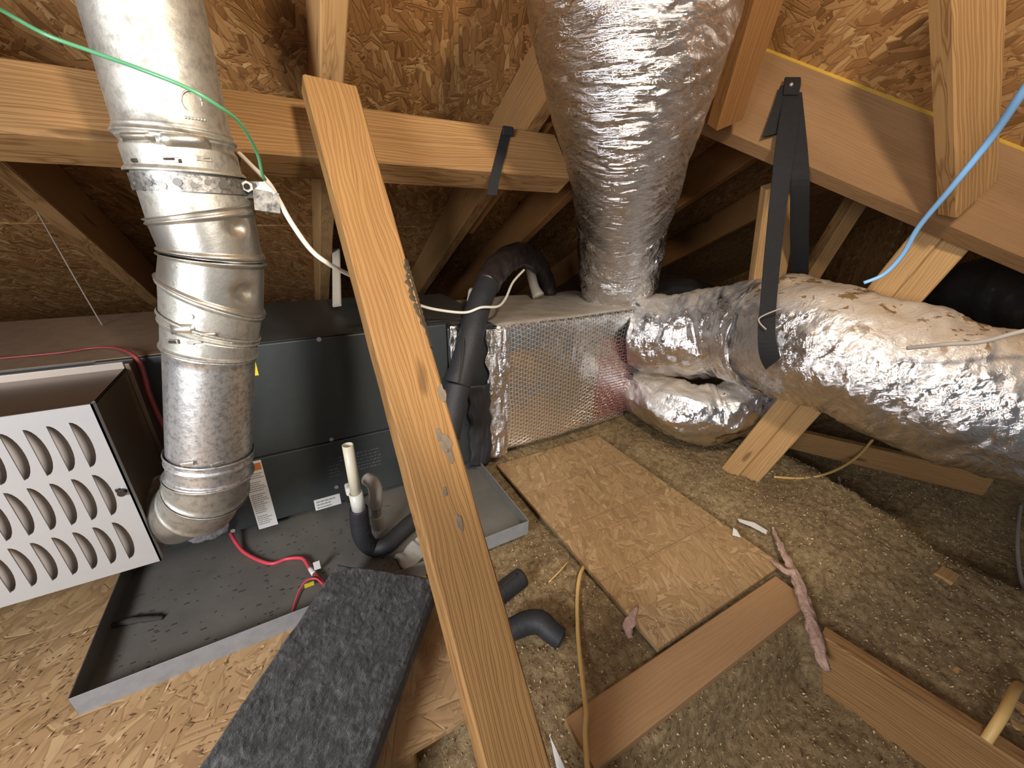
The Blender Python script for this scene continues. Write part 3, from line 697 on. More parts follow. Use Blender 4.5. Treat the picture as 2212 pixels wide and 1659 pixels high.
# =================================================================== FLUE PIPE
flue = empty('flue_pipe', at_y(445, 765, 0.85), 'galvanised double wall flue pipe with swivel elbows at left', 'flue pipe')
FYY = 0.85
def fst(px, py, R, tx=0.0, ty=0.0, y=FYY): return (at_y(px + 14, py, y), R, tx, ty, AXU if py < 420 else AXM if py < 650 else AXL)
AXU = (at_y(412, 400, FYY) - at_y(264, -180, FYY)).normalized(); AXL = (at_y(455, 980, FYY) - at_y(456, 756, FYY)).normalized(); AXM = (AXU + AXL).normalized()
def loft(name, stations, mat, beads=(), seg=56, dents=None, sub=10):
    """rings through stations (centre, radius, tilt); beads are (t, height, width) along the run"""
    out = []; N = len(stations) - 1; ts = [i/(sub*N) for i in range(sub*N + 1)]
    for b in beads: ts += [b[0] + b[2]*k for k in (-1, -0.6, -0.25, 0, 0.25, 0.6, 1)]
    ts = sorted(t for t in ts if 0 <= t <= 1)
    bm = bmesh.new(); rows = []; o = stations[0][0]
    for t in ts:
        f = t*N; i = min(int(f), N-1); f -= i; a, b = stations[i], stations[i+1]
        c = a[0].lerp(b[0], f); R = a[1] + (b[1]-a[1])*f; tx = a[2] + (b[2]-a[2])*f; ty = a[3] + (b[3]-a[3])*f; ax = a[4].lerp(b[4], f).normalized()
        for bt, bh, bw in beads:
            k = abs(t - bt)/bw
            if k < 1: R += bh*math.cos(k*math.pi/2)
        e1 = (V((1, 0, 0)) - ax*ax.x).normalized(); e2 = ax.cross(e1).normalized()
        if e2.y > 0: e2 = -e2
        row = []
        for j in range(seg):
            th = 2*math.pi*j/seg; r = R
            p = c + e1*(R*math.cos(th)) + e2*(R*math.sin(th)) + ax*(R*(tx*math.cos(th) + ty*math.sin(th)))
            if dents:
                for dp, dr, dd in dents:
                    k = (p - dp).length/dr
                    if k < 1: p = p + (c - p).normalized()*dd*(1-k*k)**2
            row.append(bm.verts.new(p - o))
        rows.append(row)
    for a, b in zip(rows, rows[1:]):
        for j in range(seg): bm.faces.new((a[j], a[(j+1) % seg], b[(j+1) % seg], b[j]))
    return put(name, mesh_of(bm), mat, flue, Matrix.Translation(o), True)
RF = 0.0695
def cyl_hit(px, py, cx, R=None):
    R = R or RF; c0 = at_y(cx + 14, py, FYY); r_ = ray(px, py)
    a_ = r_.x**2 + r_.y**2; b_ = -2*(r_.x*c0.x + r_.y*c0.y); c_ = c0.x**2 + c0.y**2 - R*R
    ds = b_*b_ - 4*a_*c_
    if ds < 0: return None
    p = EYE + r_*((-b_ - math.sqrt(ds))/(2*a_)); return p, V((p.x - c0.x, p.y - c0.y, 0)).normalized()
def flue_axis_px(py):
    K = ((-180, 250), (0, 293), (292, 367), (378, 393), (455, 420), (553, 449), (640, 447), (756, 442), (1020, 441))
    for (a0, x0), (a1, x1) in zip(K, K[1:]):
        if py <= a1: return x0 + (x1-x0)*(py-a0)/(a1-a0)
    return 441
def patch(name, px0, px1, py0, py1, mat, proud=0.0025, slope=0.0, n=8):
    bm = bmesh.new(); rows = []
    for j in range(4):
        row = []
        for i in range(n + 1):
            px = px0 + (px1-px0)*i/n; py = py0 + (py1-py0)*j/3 + slope*(i/n)
            px += (py - py0)*0.22; h = cyl_hit(px, py, flue_axis_px(py))
            if h is None: bm.free(); return
            e = proud if 0 < i < n and 0 < j < 3 else proud*0.1
            row.append(bm.verts.new(h[0] + h[1]*e))
        rows.append(row)
    for a, b in zip(rows, rows[1:]):
        for i in range(n): bm.faces.new((a[i], a[i+1], b[i+1], b[i]))
    return put(name, mesh_of(bm), mat, flue, None, True)
loft('upper_pipe', [fst(250, -180, RF), fst(367, 292, RF)], GALV, [(0.985, 0.002, 0.02)])
loft('sleeve', [fst(366, 288, RF + 0.002, 0.02), fst(393, 378, RF + 0.002, 0.0)], GALV, [(0.12, 0.004, 0.08), (0.33, -0.003, 0.1), (0.97, 0.005, 0.1)], sub=20)
loft('pipe_section', [fst(392, 376, RF - 0.001), fst(420, 455, RF, -0.30, 0.0)], GALV)
loft('elbow_gore', [fst(420, 455, RF + 0.001, -0.30), fst(449, 553, RF + 0.001, 0.03)], GALVB, [(0.015, 0.004, 0.07), (0.15, 0.0035, 0.07), (0.93, 0.004, 0.07)], sub=30,
     dents=[(cyl_hit(514, 490, 432)[0], 0.019, 0.012)])
loft('elbow_gore', [fst(449, 556, RF + 0.002, 0.03), fst(447, 640, RF + 0.002, 0.42, 0.05)], GALVB, [(0.02, 0.0045, 0.08), (0.97, 0.004, 0.08)], sub=26,
     dents=[(cyl_hit(527, 632, 447)[0], 0.022, 0.013)])
loft('elbow_gore', [fst(447, 640, RF + 0.001, 0.42, 0.05), fst(443, 700, RF + 0.001, 0.25, 0.0)], GALV, [(0.06, 0.004, 0.12)], sub=20)
loft('joint_band', [fst(443, 698, RF, 0.25), fst(442, 756, RF, 0.06)], GALV, [(0.06, 0.005, 0.10), (0.25, 0.004, 0.10), (0.97, 0.003, 0.08)], sub=20)
loft('lower_pipe', [fst(442, 756, RF - 0.002, 0.06), fst(441, 972, RF - 0.002)], GALVP, [(0.02, 0.002, 0.02)])
loft('joint_band', [fst(441, 970, RF - 0.001), fst(441, 1022, RF - 0.001, 0.0)], GALVP, [(0.06, 0.004, 0.10), (0.35, 0.003, 0.1), (0.93, 0.005, 0.09)], sub=18)
def elbow(name, ca, na, cb, nb, R, mat, beads=((0.03, 0.004, 0.12), (0.96, 0.003, 0.1)), seg=56, sub=18):
    bm = bmesh.new(); rows = []; ts = [i/sub for i in range(sub+1)]
    for b in beads: ts += [b[0] + b[2]*k for k in (-0.6, -0.25, 0, 0.25, 0.6)]
    for t in sorted(t for t in ts if 0 <= t <= 1):
        c = ca.lerp(cb, t); n = na.lerp(nb, t).normalized(); R_ = R
        for bt, bh, bw in beads:
            k = abs(t - bt)/bw
            if k < 1: R_ += bh*math.cos(k*math.pi/2)
        e1 = V((0, -1, 0)); e1 = (e1 - n*e1.dot(n)).normalized(); e2 = n.cross(e1)
        rows.append([bm.verts.new(c - ca + e1*(R_*math.cos(2*math.pi*j/seg)) + e2*(R_*math.sin(2*math.pi*j/seg))) for j in range(seg)])
    for a, b in zip(rows, rows[1:]):
        for j in range(seg): bm.faces.new((a[j], a[(j+1) % seg], b[(j+1) % seg], b[j]))
    return put(name, mesh_of(bm), mat, flue, Matrix.Translation(ca), True)
cc = [at_y(453, 1020, 0.85), at_y(449, 1052, 0.858), at_y(430, 1084, 0.885), at_y(388, 1102, 0.935)]
cc.append(V((LX1 - 0.002, 0.985, cc[3].z - 0.006)))
nn = [AXL, (cc[2]-cc[0]).normalized(), (cc[3]-cc[1]).normalized(), (cc[4]-cc[2]).normalized(), V((-1, 0.25, -0.05)).normalized()]
for k in range(4):
    elbow('elbow_gore' if k < 3 else 'collar', cc[k], nn[k], cc[k+1], nn[k+1], RF - (0.0 if k < 2 else 0.003 if k == 2 else 0.006), GALV if k != 2 else GALVB)
# perforated hanger strap and earth clamp
st = loft('hanger_strap', [fst(396, 383, RF + 0.0035), fst(407, 417, RF + 0.0035, 0.0)], STRAPM)
sa, sb = at_y(411, 385, FYY), at_y(422, 418, FYY); axs = (sb - sa).normalized(); cm = (sa + sb)/2
e1 = (V((1, 0, 0)) - axs*axs.x).normalized(); e2 = axs.cross(e1); e2 = e2 if e2.y < 0 else -e2
bm = bmesh.new()
for k in range(12):
    th = math.radians(12 + k*14); n_ = e1*math.cos(th) + e2*math.sin(th); r = 0.0042 if k % 3 else 0.0055
    cyl_bm(r, 0.002, 12, bm, Matrix.Translation(cm - st.location + n_*(RF + 0.0035) + axs*(0.002*((k % 2)*2-1)))@ n_.to_track_quat('Z', 'Y').to_matrix().to_4x4())
put('strap_holes', mesh_of(bm), plain('strap_hole_dark', (0.2, 0.19, 0.18), 0.5, 0.7), st, Matrix.Translation(st.location))
def flue_tab(px, py, w_, h_, y=0.772, mat=GALVB, nm='lock_tab'):
    p = at_y(px, py, y); c = V((p.x, p.y, p.z)); r = V((c.x - at_y(442, py, FYY).x, 0, 0))
    return c
for px, py, cx in ((297, 343, 385), (370, 345, 385), (440, 343, 385), (420, 738, 442), (520, 745, 442), (372, 738, 442), (378, 575, 447), (374, 612, 447), (412, 684, 444), (413, 740, 442), (405, 1003, 441), (470, 1003, 441)):
    c0 = at_y(cx + 14, py, FYY); p = None
    r_ = ray(px, py); t0 = 0.45
    a_ = r_.x**2 + r_.y**2; b_ = 2*(r_.x*(-c0.x) + r_.y*(-c0.y)); c_ = c0.x**2 + c0.y**2 - (RF + 0.0005)**2
    ds = b_*b_ - 4*a_*c_
    if ds < 0: continue
    p = EYE + r_*((-b_ - math.sqrt(ds))/(2*a_)); n_ = V((p.x - c0.x, p.y - c0.y, 0)).normalized()
    small = py in (575, 612, 684, 740)
    bmx = cyl_bm(0.004, 0.003, 12) if small else box_bm(0.02, 0.007, 0.003, 0.001)
    M = Matrix.Translation(p) @ Matrix((n_.cross(V((0,0,-1))), V((0, 0, 1)), n_)).transposed().to_4x4()
    put('rivet' if small else 'lock_tab', mesh_of(bmx), SCREW if small else GALVB, flue, M)
CLAMP = galv('dirty_clamp_steel', (0.25, 0.25, 0.24), 0.5, 0.9, (0.05, 0.05, 0.05), 1.0)
for x0, x1, y0, y1, sl in ((262, 330, 283, 306, 0), (340, 448, 281, 318, 6)): patch('crimp', x0, x1, y0, y1, GALVB, 0.008, sl)
SLOT = plain('slot_dark', (0.05, 0.04, 0.03), 0.6, 0.3)
for x0, x1, y0, y1, m_ in ((287, 300, 341, 353, SLOT), (352, 378, 340, 347, SLOT), (384, 392, 342, 354, SLOT), (432, 452, 339, 345, GALVB), (492, 522, 734, 750, GALVB), (366, 384, 733, 742, SLOT), (366, 420, 700, 722, GALVB), (428, 470, 716, 728, GALVB)): patch('punched_slot', x0, x1, y0, y1, m_, 0.0045)
rg = [cyl_hit(414 + 22*math.cos(t_*math.pi/10) + 5*math.sin(t_*math.pi/10), 219 + 24*math.sin(t_*math.pi/10), flue_axis_px(219))[0] for t_ in range(21)]
sweep('pressed_emblem', rg, 0.0013, GALV, flue, 6, 2)
for k in range(7): patch('pressed_emblem', 398 + k*7, 403 + k*7, 250 + k*1.0, 257 + k*1.0, GALV, 0.002, 0, 2)
ec = empty('earth_clamp', at_y(560, 420, 0.83), 'small dark steel bracket with nut clamped beside the flue strap', 'bracket')
pa, pb, pc_ = at_y(520, 410, 0.84), at_y(562, 410, 0.83), at_y(604, 440, 0.83)
plank('bracket_plate', pa, pb + V((0.01, 0, 0)), V((0, 0, 1)), 0.026, 0.003, CLAMP, ec, 0.0009)
plank('bracket_plate', at_y(548, 432, 0.826), pc_, V((-0.3, 0, 1)), 0.032, 0.003, CLAMP, ec, 0.0008, wob=0.002)
plank('bracket_tab', at_y(560, 400, 0.829), at_y(585, 425, 0.829), V((0.6, 0, 1)), 0.022, 0.002, GALV, ec, 0.0006)
nutp = at_y(534, 403, 0.828)
bm = bmesh.new(); bmesh.ops.create_cone(bm, cap_ends=True, segments=6, radius1=0.0085, radius2=0.0085, depth=0.007)
put('nut', mesh_of(bm), SCREW, ec, Matrix.Translation(nutp) @ Matrix.Rotation(math.pi/2, 4, 'X'))
bm = cyl_bm(0.0045, 0.012, 12); put('bolt', mesh_of(bm), BPLAS, ec, Matrix.Translation(nutp) @ Matrix.Rotation(math.pi/2, 4, 'X'))

# =================================================================== FLEX DUCTS
def wrink(amp, k1=18, k2=60, ang=2.0, seed=0.0, tw=0.0):
    def f(s, th):
        a = th + s*tw
        return amp*(0.9*fbm((s*k1 + seed, math.cos(a)*ang, math.sin(a)*ang), 4) + 0.5*(0.5 - abs(noise.noise(V((s*k2 + seed, math.cos(a)*ang*1.8, math.sin(a)*ang*1.8))))))
    return f
def wrink2(amp):
    def f(s, th):
        a = th + s*1.5; x, y = math.cos(a), math.sin(a)
        b = fbm((s*16, x*1.0 + 3, y*1.0), 3)
        f1 = 0.5 - abs(noise.noise(V((s*46 + 1.2*noise.noise(V((x*2, y*2, s*6))), x*1.6, y*1.6 + 7))))
        f2 = 0.5 - abs(noise.noise(V((s*95 + x*2, x*3.2, y*3.2 + 2))))
        return amp*(0.5*b + 0.75*f1 + 0.4*f2)
    return f
vd = empty('vertical_flex_duct', at_z(1338, 640, 0.562), 'tall wrinkled foil flex duct rising from the plenum toward the roof', 'duct')
vpts = [at_d(1337, 632, 1.76), at_d(1336, 600, 1.70), at_d(1340, 530, 1.56), at_d(1347, 462, 1.38)]
vr = [0.150, 0.163, 0.165, 0.152]
sweep('collar_sleeve', vpts, vr, FOILT, vd, 72, 26, wrink(0.010, 20, 70, 1.5, 3), True)
vpts2 = [at_d(1347, 468, 1.39), at_d(1349, 440, 1.30), at_d(1352, 395, 1.12), at_d(1355, 330, 0.95), at_d(1359, 200, 0.785), at_d(1368, 0, 0.635), at_d(1378, -260, 0.53)]
vr2 = [0.148, 0.157, 0.150, 0.141, 0.154, 0.165, 0.17]
sweep('duct_sleeve', vpts2, vr2, FOILV, vd, 110, 60, wrink2(0.0065), True)
sweep('foil_tape', [at_d(1346, 472, 1.40), at_d(1347, 455, 1.355), at_d(1348, 440, 1.31)], [0.156, 0.160, 0.158], FOILT, vd, 72, 8, wrink(0.012, 30, 90, 2.5, 5), False)
bm = bmesh.new(); bmesh.ops.create_cone(bm, cap_ends=True, segments=40, radius1=0.172, radius2=0.160, depth=0.03)
put('collar_seal', mesh_of(bm), MASTIC, vd, Matrix.Translation(at_d(1337, 636, 1.775)), True)

SEAL = plain('grey_duct_mastic', (0.10, 0.095, 0.09), 0.7, 0, 0.9, 60, 0.4)
hd_ = empty('long_flex_duct', at_d(1650, 850, 1.4), 'large dusty foil flex duct running from the plenum to the right edge', 'duct')
hz = at_x(1385, 733, 1.255).z; h0 = V((1.262, 1.205, hz))
hp = [h0, h0 + V((0.05, -0.004, 0)), at_d(1470, 728, 1.62), at_d(1560, 719, 1.51), at_d(1640, 722, 1.38), at_d(1668, 730, 1.33)]
hr = [0.150, 0.166, 0.166, 0.172, 0.184, 0.168]
sweep('near_sleeve', hp, hr, FOILM, hd_, 84, 22, wrink(0.016, 9, 40, 1.6, 21), True)
hp2 = [at_d(1655, 727, 1.35), at_d(1690, 727, 1.28), at_d(1760, 742, 1.16), at_d(1880, 782, 1.06), at_d(2020, 835, 0.99), at_d(2190, 885, 0.94), at_d(2400, 950, 0.9)]
hr2 = [0.165, 0.190, 0.178, 0.172, 0.170, 0.172, 0.172]
sweep('far_sleeve', hp2, hr2, FOILD, hd_, 96, 30, wrink(0.012, 10, 45, 1.6, 31), True)
sweep('foil_seam_tape', [at_d(1678, 728, 1.30), at_d(1700, 729, 1.255)], [0.193, 0.193], FOILT, hd_, 72, 12, wrink(0.016, 22, 60, 3, 12), False)
bm = bmesh.new(); bmesh.ops.create_cone(bm, cap_ends=True, segments=44, radius1=0.154, radius2=0.156, depth=0.022)
put('collar_seal', mesh_of(bm), SEAL, hd_, Matrix.Translation(V((1.246, 1.188, hz - 0.006))) @ Matrix.Rotation(math.pi/2, 4, 'Y'), True)

ld = empty('lower_flex_duct', at_d(1500, 940, 1.55), 'smaller foil flex duct sagging below the large duct beside the plenum', 'duct')
lz = at_x(1382, 860, 1.255).z; l0_ = V((1.262, 1.175, lz))
sweep('duct_sleeve', [l0_, l0_ + V((0.04, -0.003, 0)), at_d(1470, 884, 1.58), at_d(1550, 892, 1.54), at_d(1620, 862, 1.52), at_d(1700, 800, 1.55), at_d(1780, 740, 1.62)],
      [0.078, 0.092, 0.108, 0.112, 0.094, 0.085, 0.08], FOILM, ld, 64, 20, wrink(0.016, 12, 45, 1.6, 44), True)
bm = bmesh.new(); bmesh.ops.create_cone(bm, cap_ends=True, segments=30, radius1=0.093, radius2=0.096, depth=0.022)
put('collar_seal', mesh_of(bm), SEAL, ld, Matrix.Translation(l0_ + V((-0.014, -0.004, 0))) @ Matrix.Rotation(math.pi/2, 4, 'Y'), True)

bk = sweep('black_flex_duct', [at_d(1960, 690, 1.75), at_d(2060, 650, 1.62), at_d(2150, 640, 1.45), at_d(2330, 650, 1.25)], [0.12, 0.13, 0.14, 0.14], BPLAS, None, 48, 16, wrink(0.012, 16, 50, 1.5, 4))
tag(bk, 'shiny black plastic flex duct in the dark beyond the dusty foil duct', 'duct')
bk = sweep('black_flex_duct', [at_d(1360, 660, 2.1), at_d(1430, 635, 2.1), at_d(1500, 640, 2.15), at_d(1600, 690, 2.2)], [0.07, 0.085, 0.085, 0.07], BPLAS, None, 32, 12, wrink(0.006, 16, 50, 1.5, 9))
tag(bk, 'dark humped duct peeking over the plenum between the two foil ducts', 'duct')

# hanging strap
hs = empty('hanging_strap', at_plane(1710, 182, vl_t, far), 'long black webbing strap nailed to the laminated beam holding up the duct', 'strap')
def lvp(px, py, off): return at_plane(px, py, vl_t - far*off, far)
wv = rt*0.048
ribbon('front_leg', [lvp(1712, 205, 0.012), lvp(1700, 290, 0.03), at_d(1688, 380, 0.99), at_d(1672, 520, 1.03), at_d(1660, 650, 1.07), at_d(1656, 720, 1.06), at_d(1664, 775, 1.09), at_d(1685, 815, 1.17)],
       [rt*0.046, rt*0.05, rt*0.046, rt*0.044, rt*0.044, rt*0.046, rt*0.05 - fw*0.01, rt*0.05], 0.0022, NYLON, hs)
ribbon('back_leg', [lvp(1716, 200, 0.006), lvp(1722, 290, 0.012), lvp(1726, 345, 0.012), at_d(1728, 400, 1.02), at_d(1727, 500, 1.17), at_d(1728, 620, 1.40)],
       [rt*0.038, rt*0.045, rt*0.047, rt*0.050, rt*0.056, rt*0.06], 0.0022, NYLON, hs)
ribbon('short_tail', [lvp(1703, 185, 0.016), lvp(1688, 235, 0.018), lvp(1664, 292, 0.02)], [rt*0.042, rt*0.05 - dn*0.012, rt*0.042 - dn*0.01], 0.0022, NYLON, hs)
ribbon('folded_top', [lvp(1712, 168, 0.016), lvp(1711, 185, 0.02), lvp(1708, 205, 0.02)], [rt*0.04, rt*0.042, rt*0.038], 0.004, NYLON, hs)
bm = bmesh.new(); bmesh.ops.create_uvsphere(bm, u_segments=12, v_segments=8, radius=0.005)
put('nail_head', mesh_of(bm), SCREW, hs, Matrix.Translation(lvp(1709, 183, 0.023)))

# =================================================================== REFRIGERANT AND CONDENSATE LINES
rl = empty('refrigerant_line', at_d(985, 900, 1.2), 'black insulated refrigerant pipe looping up over the plenum top', 'pipe')
sweep('lower_insulation', [at_d(966, 945, 1.19), at_d(976, 890, 1.20), at_d(988, 832, 1.21)], [0.039, 0.039, 0.040], BLACK, rl, 28, 10)
sweep('upper_insulation', [at_d(988, 830, 1.21), at_d(1004, 780, 1.22), at_d(1020, 715, 1.235), at_d(1036, 655, 1.27), at_d(1054, 612, 1.31)], [0.042, 0.041, 0.040, 0.039, 0.038], BLACK, rl, 28, 10, lambda s, t: 0.001*noise.noise(V((s*30, math.cos(t), math.sin(t)))))
sweep('tape_wrap', [at_d(1052, 618, 1.305), at_d(1070, 585, 1.36), at_d(1098, 559, 1.45), at_d(1130, 550, 1.57), at_d(1160, 570, 1.70), at_d(1178, 605, 1.80), at_d(1190, 650, 1.86)], [0.040, 0.044, 0.046, 0.046, 0.042, 0.038, 0.034], BLKT, rl, 28, 10, lambda s, t: 0.007*fbm((s*30, math.cos(t)*1.5, math.sin(t)*1.5)))
sweep('split_seam', [at_d(991, 826, 1.168), at_d(997, 790, 1.170), at_d(1001, 745, 1.178), at_d(1000, 722, 1.20)], 0.0035, MATTBLK, rl, 8, 6)
cp = sweep('copper_tube', [at_d(985, 945, 1.24), at_d(1003, 880, 1.235), at_d(1012, 820, 1.225), at_d(1016, 780, 1.22)], 0.0055, COPPER, None, 10, 8)
tag(cp, 'thin brown copper tube beside the black insulated pipe', 'tube')
tag(sweep('pvc_stub', [at_d(1144, 575, 1.70), at_d(1149, 600, 1.72), at_d(1155, 622, 1.72), at_d(1163, 640, 1.71)], [0.019, 0.020, 0.021, 0.027], PVCG, None, 18, 6), 'dusty stub pipe standing on the plenum top under the black bend', 'pipe')
tag(sweep('pvc_stub', [at_d(1018, 650, 1.40), at_d(1022, 628, 1.42)], [0.016, 0.017], PVC, None, 16, 4), 'small pale pipe end half hidden left of the black insulated pipe', 'pipe')

cl = empty('condensate_line', at_z(800, 1188, 0.004), 'condensate drain with cream upright pipe and black insulated trap', 'drain pipe')
cy_ = 0.905
def tube_open(name, p0, p1, ro, ri, mat, parent, seg=28):
    bm = bmesh.new(); L = (p1 - p0).length; rows = []
    for r, z in ((ri, 0), (ro, 0), (ro, L), (ri, L)): rows.append([bm.verts.new((r*math.cos(2*math.pi*j/seg), r*math.sin(2*math.pi*j/seg), z)) for j in range(seg)])
    for k in range(4):
        a_, b_ = rows[k], rows[(k+1) % 4]
        for j in range(seg): bm.faces.new((a_[j], a_[(j+1) % seg], b_[(j+1) % seg], b_[j]))
    me = mesh_of(bm); o = put(name, me, mat, parent, Matrix.Translation(p0) @ (p1-p0).to_track_quat('Z', 'Y').to_matrix().to_4x4(), True)
    return o
tube_open('upright_pipe', at_y(771, 1078, cy_), at_y(751, 961, cy_), 0.0132, 0.0106, PVC, cl)
tube_open('coupling', at_y(776, 1104, cy_), at_y(768, 1064, cy_), 0.0170, 0.0134, PVCW, cl)
box('side_port', at_y(754, 1064, 0.915) - V((0.007, 0.0, 0.013)), at_y(754, 1064, 0.915) + V((0.009, 0.03, 0.012)), PVCW, cl, 0.005)
sweep('trap_insulation', [at_y(775, 1099, cy_), at_y(777, 1125, cy_), at_y(783, 1158, cy_ - 0.002), at_z(803, 1182, 0.032), at_z(833, 1178, 0.029), at_z(862, 1153, 0.032), at_z(890, 1128, 0.032), at_z(940, 1092, 0.032)], [0.0235, 0.0245, 0.0245, 0.0235, 0.0245, 0.0245, 0.0245, 0.0245], BLACK, cl, 28, 10)
sweep('joint_ring', [at_y(780, 1143, cy_), at_y(781, 1149, cy_)], 0.0258, BLACK, cl, 28, 4)
dr = empty('drain_fitting', at_z(818, 1150, 0.006), 'dusty beige elbow drain fitting between trap and brace board', 'pipe fitting')
DY = 0.962
sweep('elbow', [at_y(793, 1034, 1.0), at_y(803, 1040, 0.98), at_y(811, 1058, 0.966), at_y(812, 1080, DY), at_y(812, 1094, DY)], [0.014, 0.018, 0.019, 0.0185, 0.0175], PVCG, dr, 22, 8)
sweep('collar_ring', [at_y(793, 1034, 1.0), at_y(799, 1038, 0.988)], 0.0185, PVCG, dr, 22, 4)
sweep('clear_stub', [at_y(812, 1090, DY), at_y(814, 1118, DY)], 0.0135, plain('clear_grey_tube', (0.3, 0.28, 0.27), 0.25), dr, 20, 4)
sweep('end_cap', [at_y(814, 1113, DY), at_y(816, 1130, DY), at_y(817, 1140, DY)], [0.0175, 0.0175, 0.015], PVCG, dr, 22, 6)

# =================================================================== PAD AND SCRAPS
def pad():
    L, W_, T = 0.62, 0.262, 0.048; nx, ny = 90, 40; bm = bmesh.new()
    top = [[bm.verts.new((L*(i/nx), W_*(j/ny - 0.5), T/2 + 0.004*fbm((i*0.12, j*0.12, 2)) + 0.0025*noise.noise(V((i*0.7, j*0.7, 1))) - (0.006 if i in (0, nx) or j in (0, ny) else 0))) for j in range(ny+1)] for i in range(nx+1)]
    bot = [[bm.verts.new((L*(i/nx) , W_*(j/ny - 0.5)*0.985, -T/2)) for j in range(ny+1)] for i in range(nx+1)]
    for i in range(nx):
        for j in range(ny):
            bm.faces.new((top[i][j], top[i+1][j], top[i+1][j+1], top[i][j+1])); bm.faces.new((bot[i][j], bot[i][j+1], bot[i+1][j+1], bot[i+1][j]))
    for i in range(nx):
        bm.faces.new((top[i][0], bot[i][0], bot[i+1][0], top[i+1][0])); bm.faces.new((top[i][ny], top[i+1][ny], bot[i+1][ny], bot[i][ny]))
    for j in range(ny):
        bm.faces.new((top[0][j], top[0][j+1], bot[0][j+1], bot[0][j])); bm.faces.new((top[nx][j], bot[nx][j], bot[nx][j+1], top[nx][j+1]))
    zt = 0.095; tl, tr, bl_ = at_z(745, 1198, zt), at_z(935, 1268, zt), at_z(430, 1662, zt)
    xd = (bl_ - tl).normalized(); mid = (tl + tr)/2 - V((0, 0, 0.024))
    return put('fibre_pad', mesh_of(bm), PAD, None, frame(xd, tr - tl, mid))
tag(pad(), 'thick black fibrous liner pad lying across the pan edge in front', 'pad')
tag(plank('pad_support', at_z(560, 1560, 0.022) + V((0.1, 0, 0)), at_z(700, 1650, 0.022) + V((0.1, 0, 0)), V((0, 0, 1)), 0.044, 0.04, PINE3), 'wood offcut under the black fibrous pad', 'wood')
ps = empty('foam_pipe_scrap', at_z(1110, 1270, 0.0), 'short slit piece of black foam pipe cover on the insulation beside the brace', 'pipe cover')
sweep('foam_sleeve', [at_z(1050, 1310, 0.005), at_z(1090, 1275, 0.008), at_z(1126, 1248, 0.006)], 0.026, BLACK, ps, 24, 6)
sweep('slit', [at_z(1064, 1282, 0.034), at_z(1090, 1262, 0.036), at_z(1116, 1240, 0.033)], 0.003, MATTBLK, ps, 8, 6)
es = empty('foam_elbow_scrap', at_z(1170, 1355, 0.0), 'bent black foam pipe cover scrap lying on the insulation beside the yellow cable', 'pipe cover')
sweep('foam_sleeve', [at_z(1100, 1362, 0.004), at_z(1140, 1345, 0.01), at_z(1168, 1345, 0.012), at_z(1188, 1362, 0.008), at_z(1212, 1380, 0.0)], [0.024, 0.026, 0.027, 0.025, 0.024], BLACK, es, 24, 8)
sweep('cut_end', [at_z(1209, 1378, 0.001), at_z(1214, 1381, -0.001)], 0.018, MATTBLK, es, 16, 3)
pk = empty('pink_insulation_strip', at_z(1720, 1260, 0.0), 'ragged pink insulation strip lying past the corner of the loose board', 'insulation')
sweep('fibre_strip', [at_z(1668, 1138, 0.02), at_z(1690, 1190, 0.02), at_z(1712, 1230, 0.018), at_z(1735, 1290, 0.012), at_z(1752, 1340, 0.006), at_z(1768, 1400, 0.0), at_z(1788, 1450, -0.01)], [0.004, 0.009, 0.012, 0.014, 0.012, 0.014, 0.005], PINK, pk, 20, 10, lambda s, t: 0.007*fbm((s*35, math.cos(t)*2, math.sin(t)*2)), flat=(0.6, 1))
sweep('fibre_tuft', [at_z(1665, 1210, 0.012), at_z(1695, 1232, 0.02), at_z(1715, 1236, 0.022)], [0.003, 0.008, 0.010], PINK, pk, 12, 6, lambda s, t: 0.004*fbm((s*50, math.cos(t)*2, math.sin(t)*2)))
tag(sweep('pink_tuft', [at_z(1376, 1310, 0.012), at_z(1358, 1350, 0.0), at_z(1362, 1378, -0.02)], [0.004, 0.013, 0.004], PINK, None, 12, 6, lambda s, t: 0.006*fbm((s*60, math.cos(t)*2, math.sin(t)*2)), flat=(0.5, 1)), 'small pink fibre tuft caught under the left edge of the loose board', 'insulation')
def scrap(name, pts, mat, lab, z=0.0, cat='paper'):
    P = [at_z(x, y, z + dz) for x, y, dz in pts]; return tag(slab(name, P, V((0, 0, -0.002)), mat), lab, cat)
scrap('paper_scrap', [(1594, 1120, 0.02), (1630, 1129, 0.02), (1658, 1146, 0.02), (1655, 1153, 0.02), (1622, 1136, 0.02), (1597, 1126, 0.02)], PAPER, 'long torn white paper scrap on the insulation beyond the loose board')
scrap('paper_scrap', [(1584, 1140, 0.018), (1592, 1145, 0.016), (1600, 1160, 0.014), (1582, 1155, 0.014)], PAPER, 'tiny torn white paper scrap right at the far edge of the loose board')
scrap('paper_scrap', [(1188, 1590, 0.03), (1202, 1620, 0.03), (1228, 1675, 0.03), (1206, 1675, 0.01)], PAPER, 'pointed white scrap at bottom edge right beside the brace board')
tag(sweep('straw', [at_z(1185, 1258, -0.006), at_z(1207, 1236, 0.0), at_z(1228, 1212, 0.0)], [0.0018, 0.0022, 0.0015], YCAB, None, 6, 3), 'thin yellow splinter on the insulation left of the loose board', 'splinter')
fl = crumple('clear_wrap', 0, 0, CLEAR, None, 0.10, 0.06, 0.012, 3.0, 0, 20, 14, 0.0)
fl.matrix_basis = frame(V((1, 0.5, 0)), V((0.05, 0.1, -1)), at_z(893, 1195, 0.012))
tag(fl, 'crumpled clear wrap in the pan behind the black pad', 'plastic wrap')

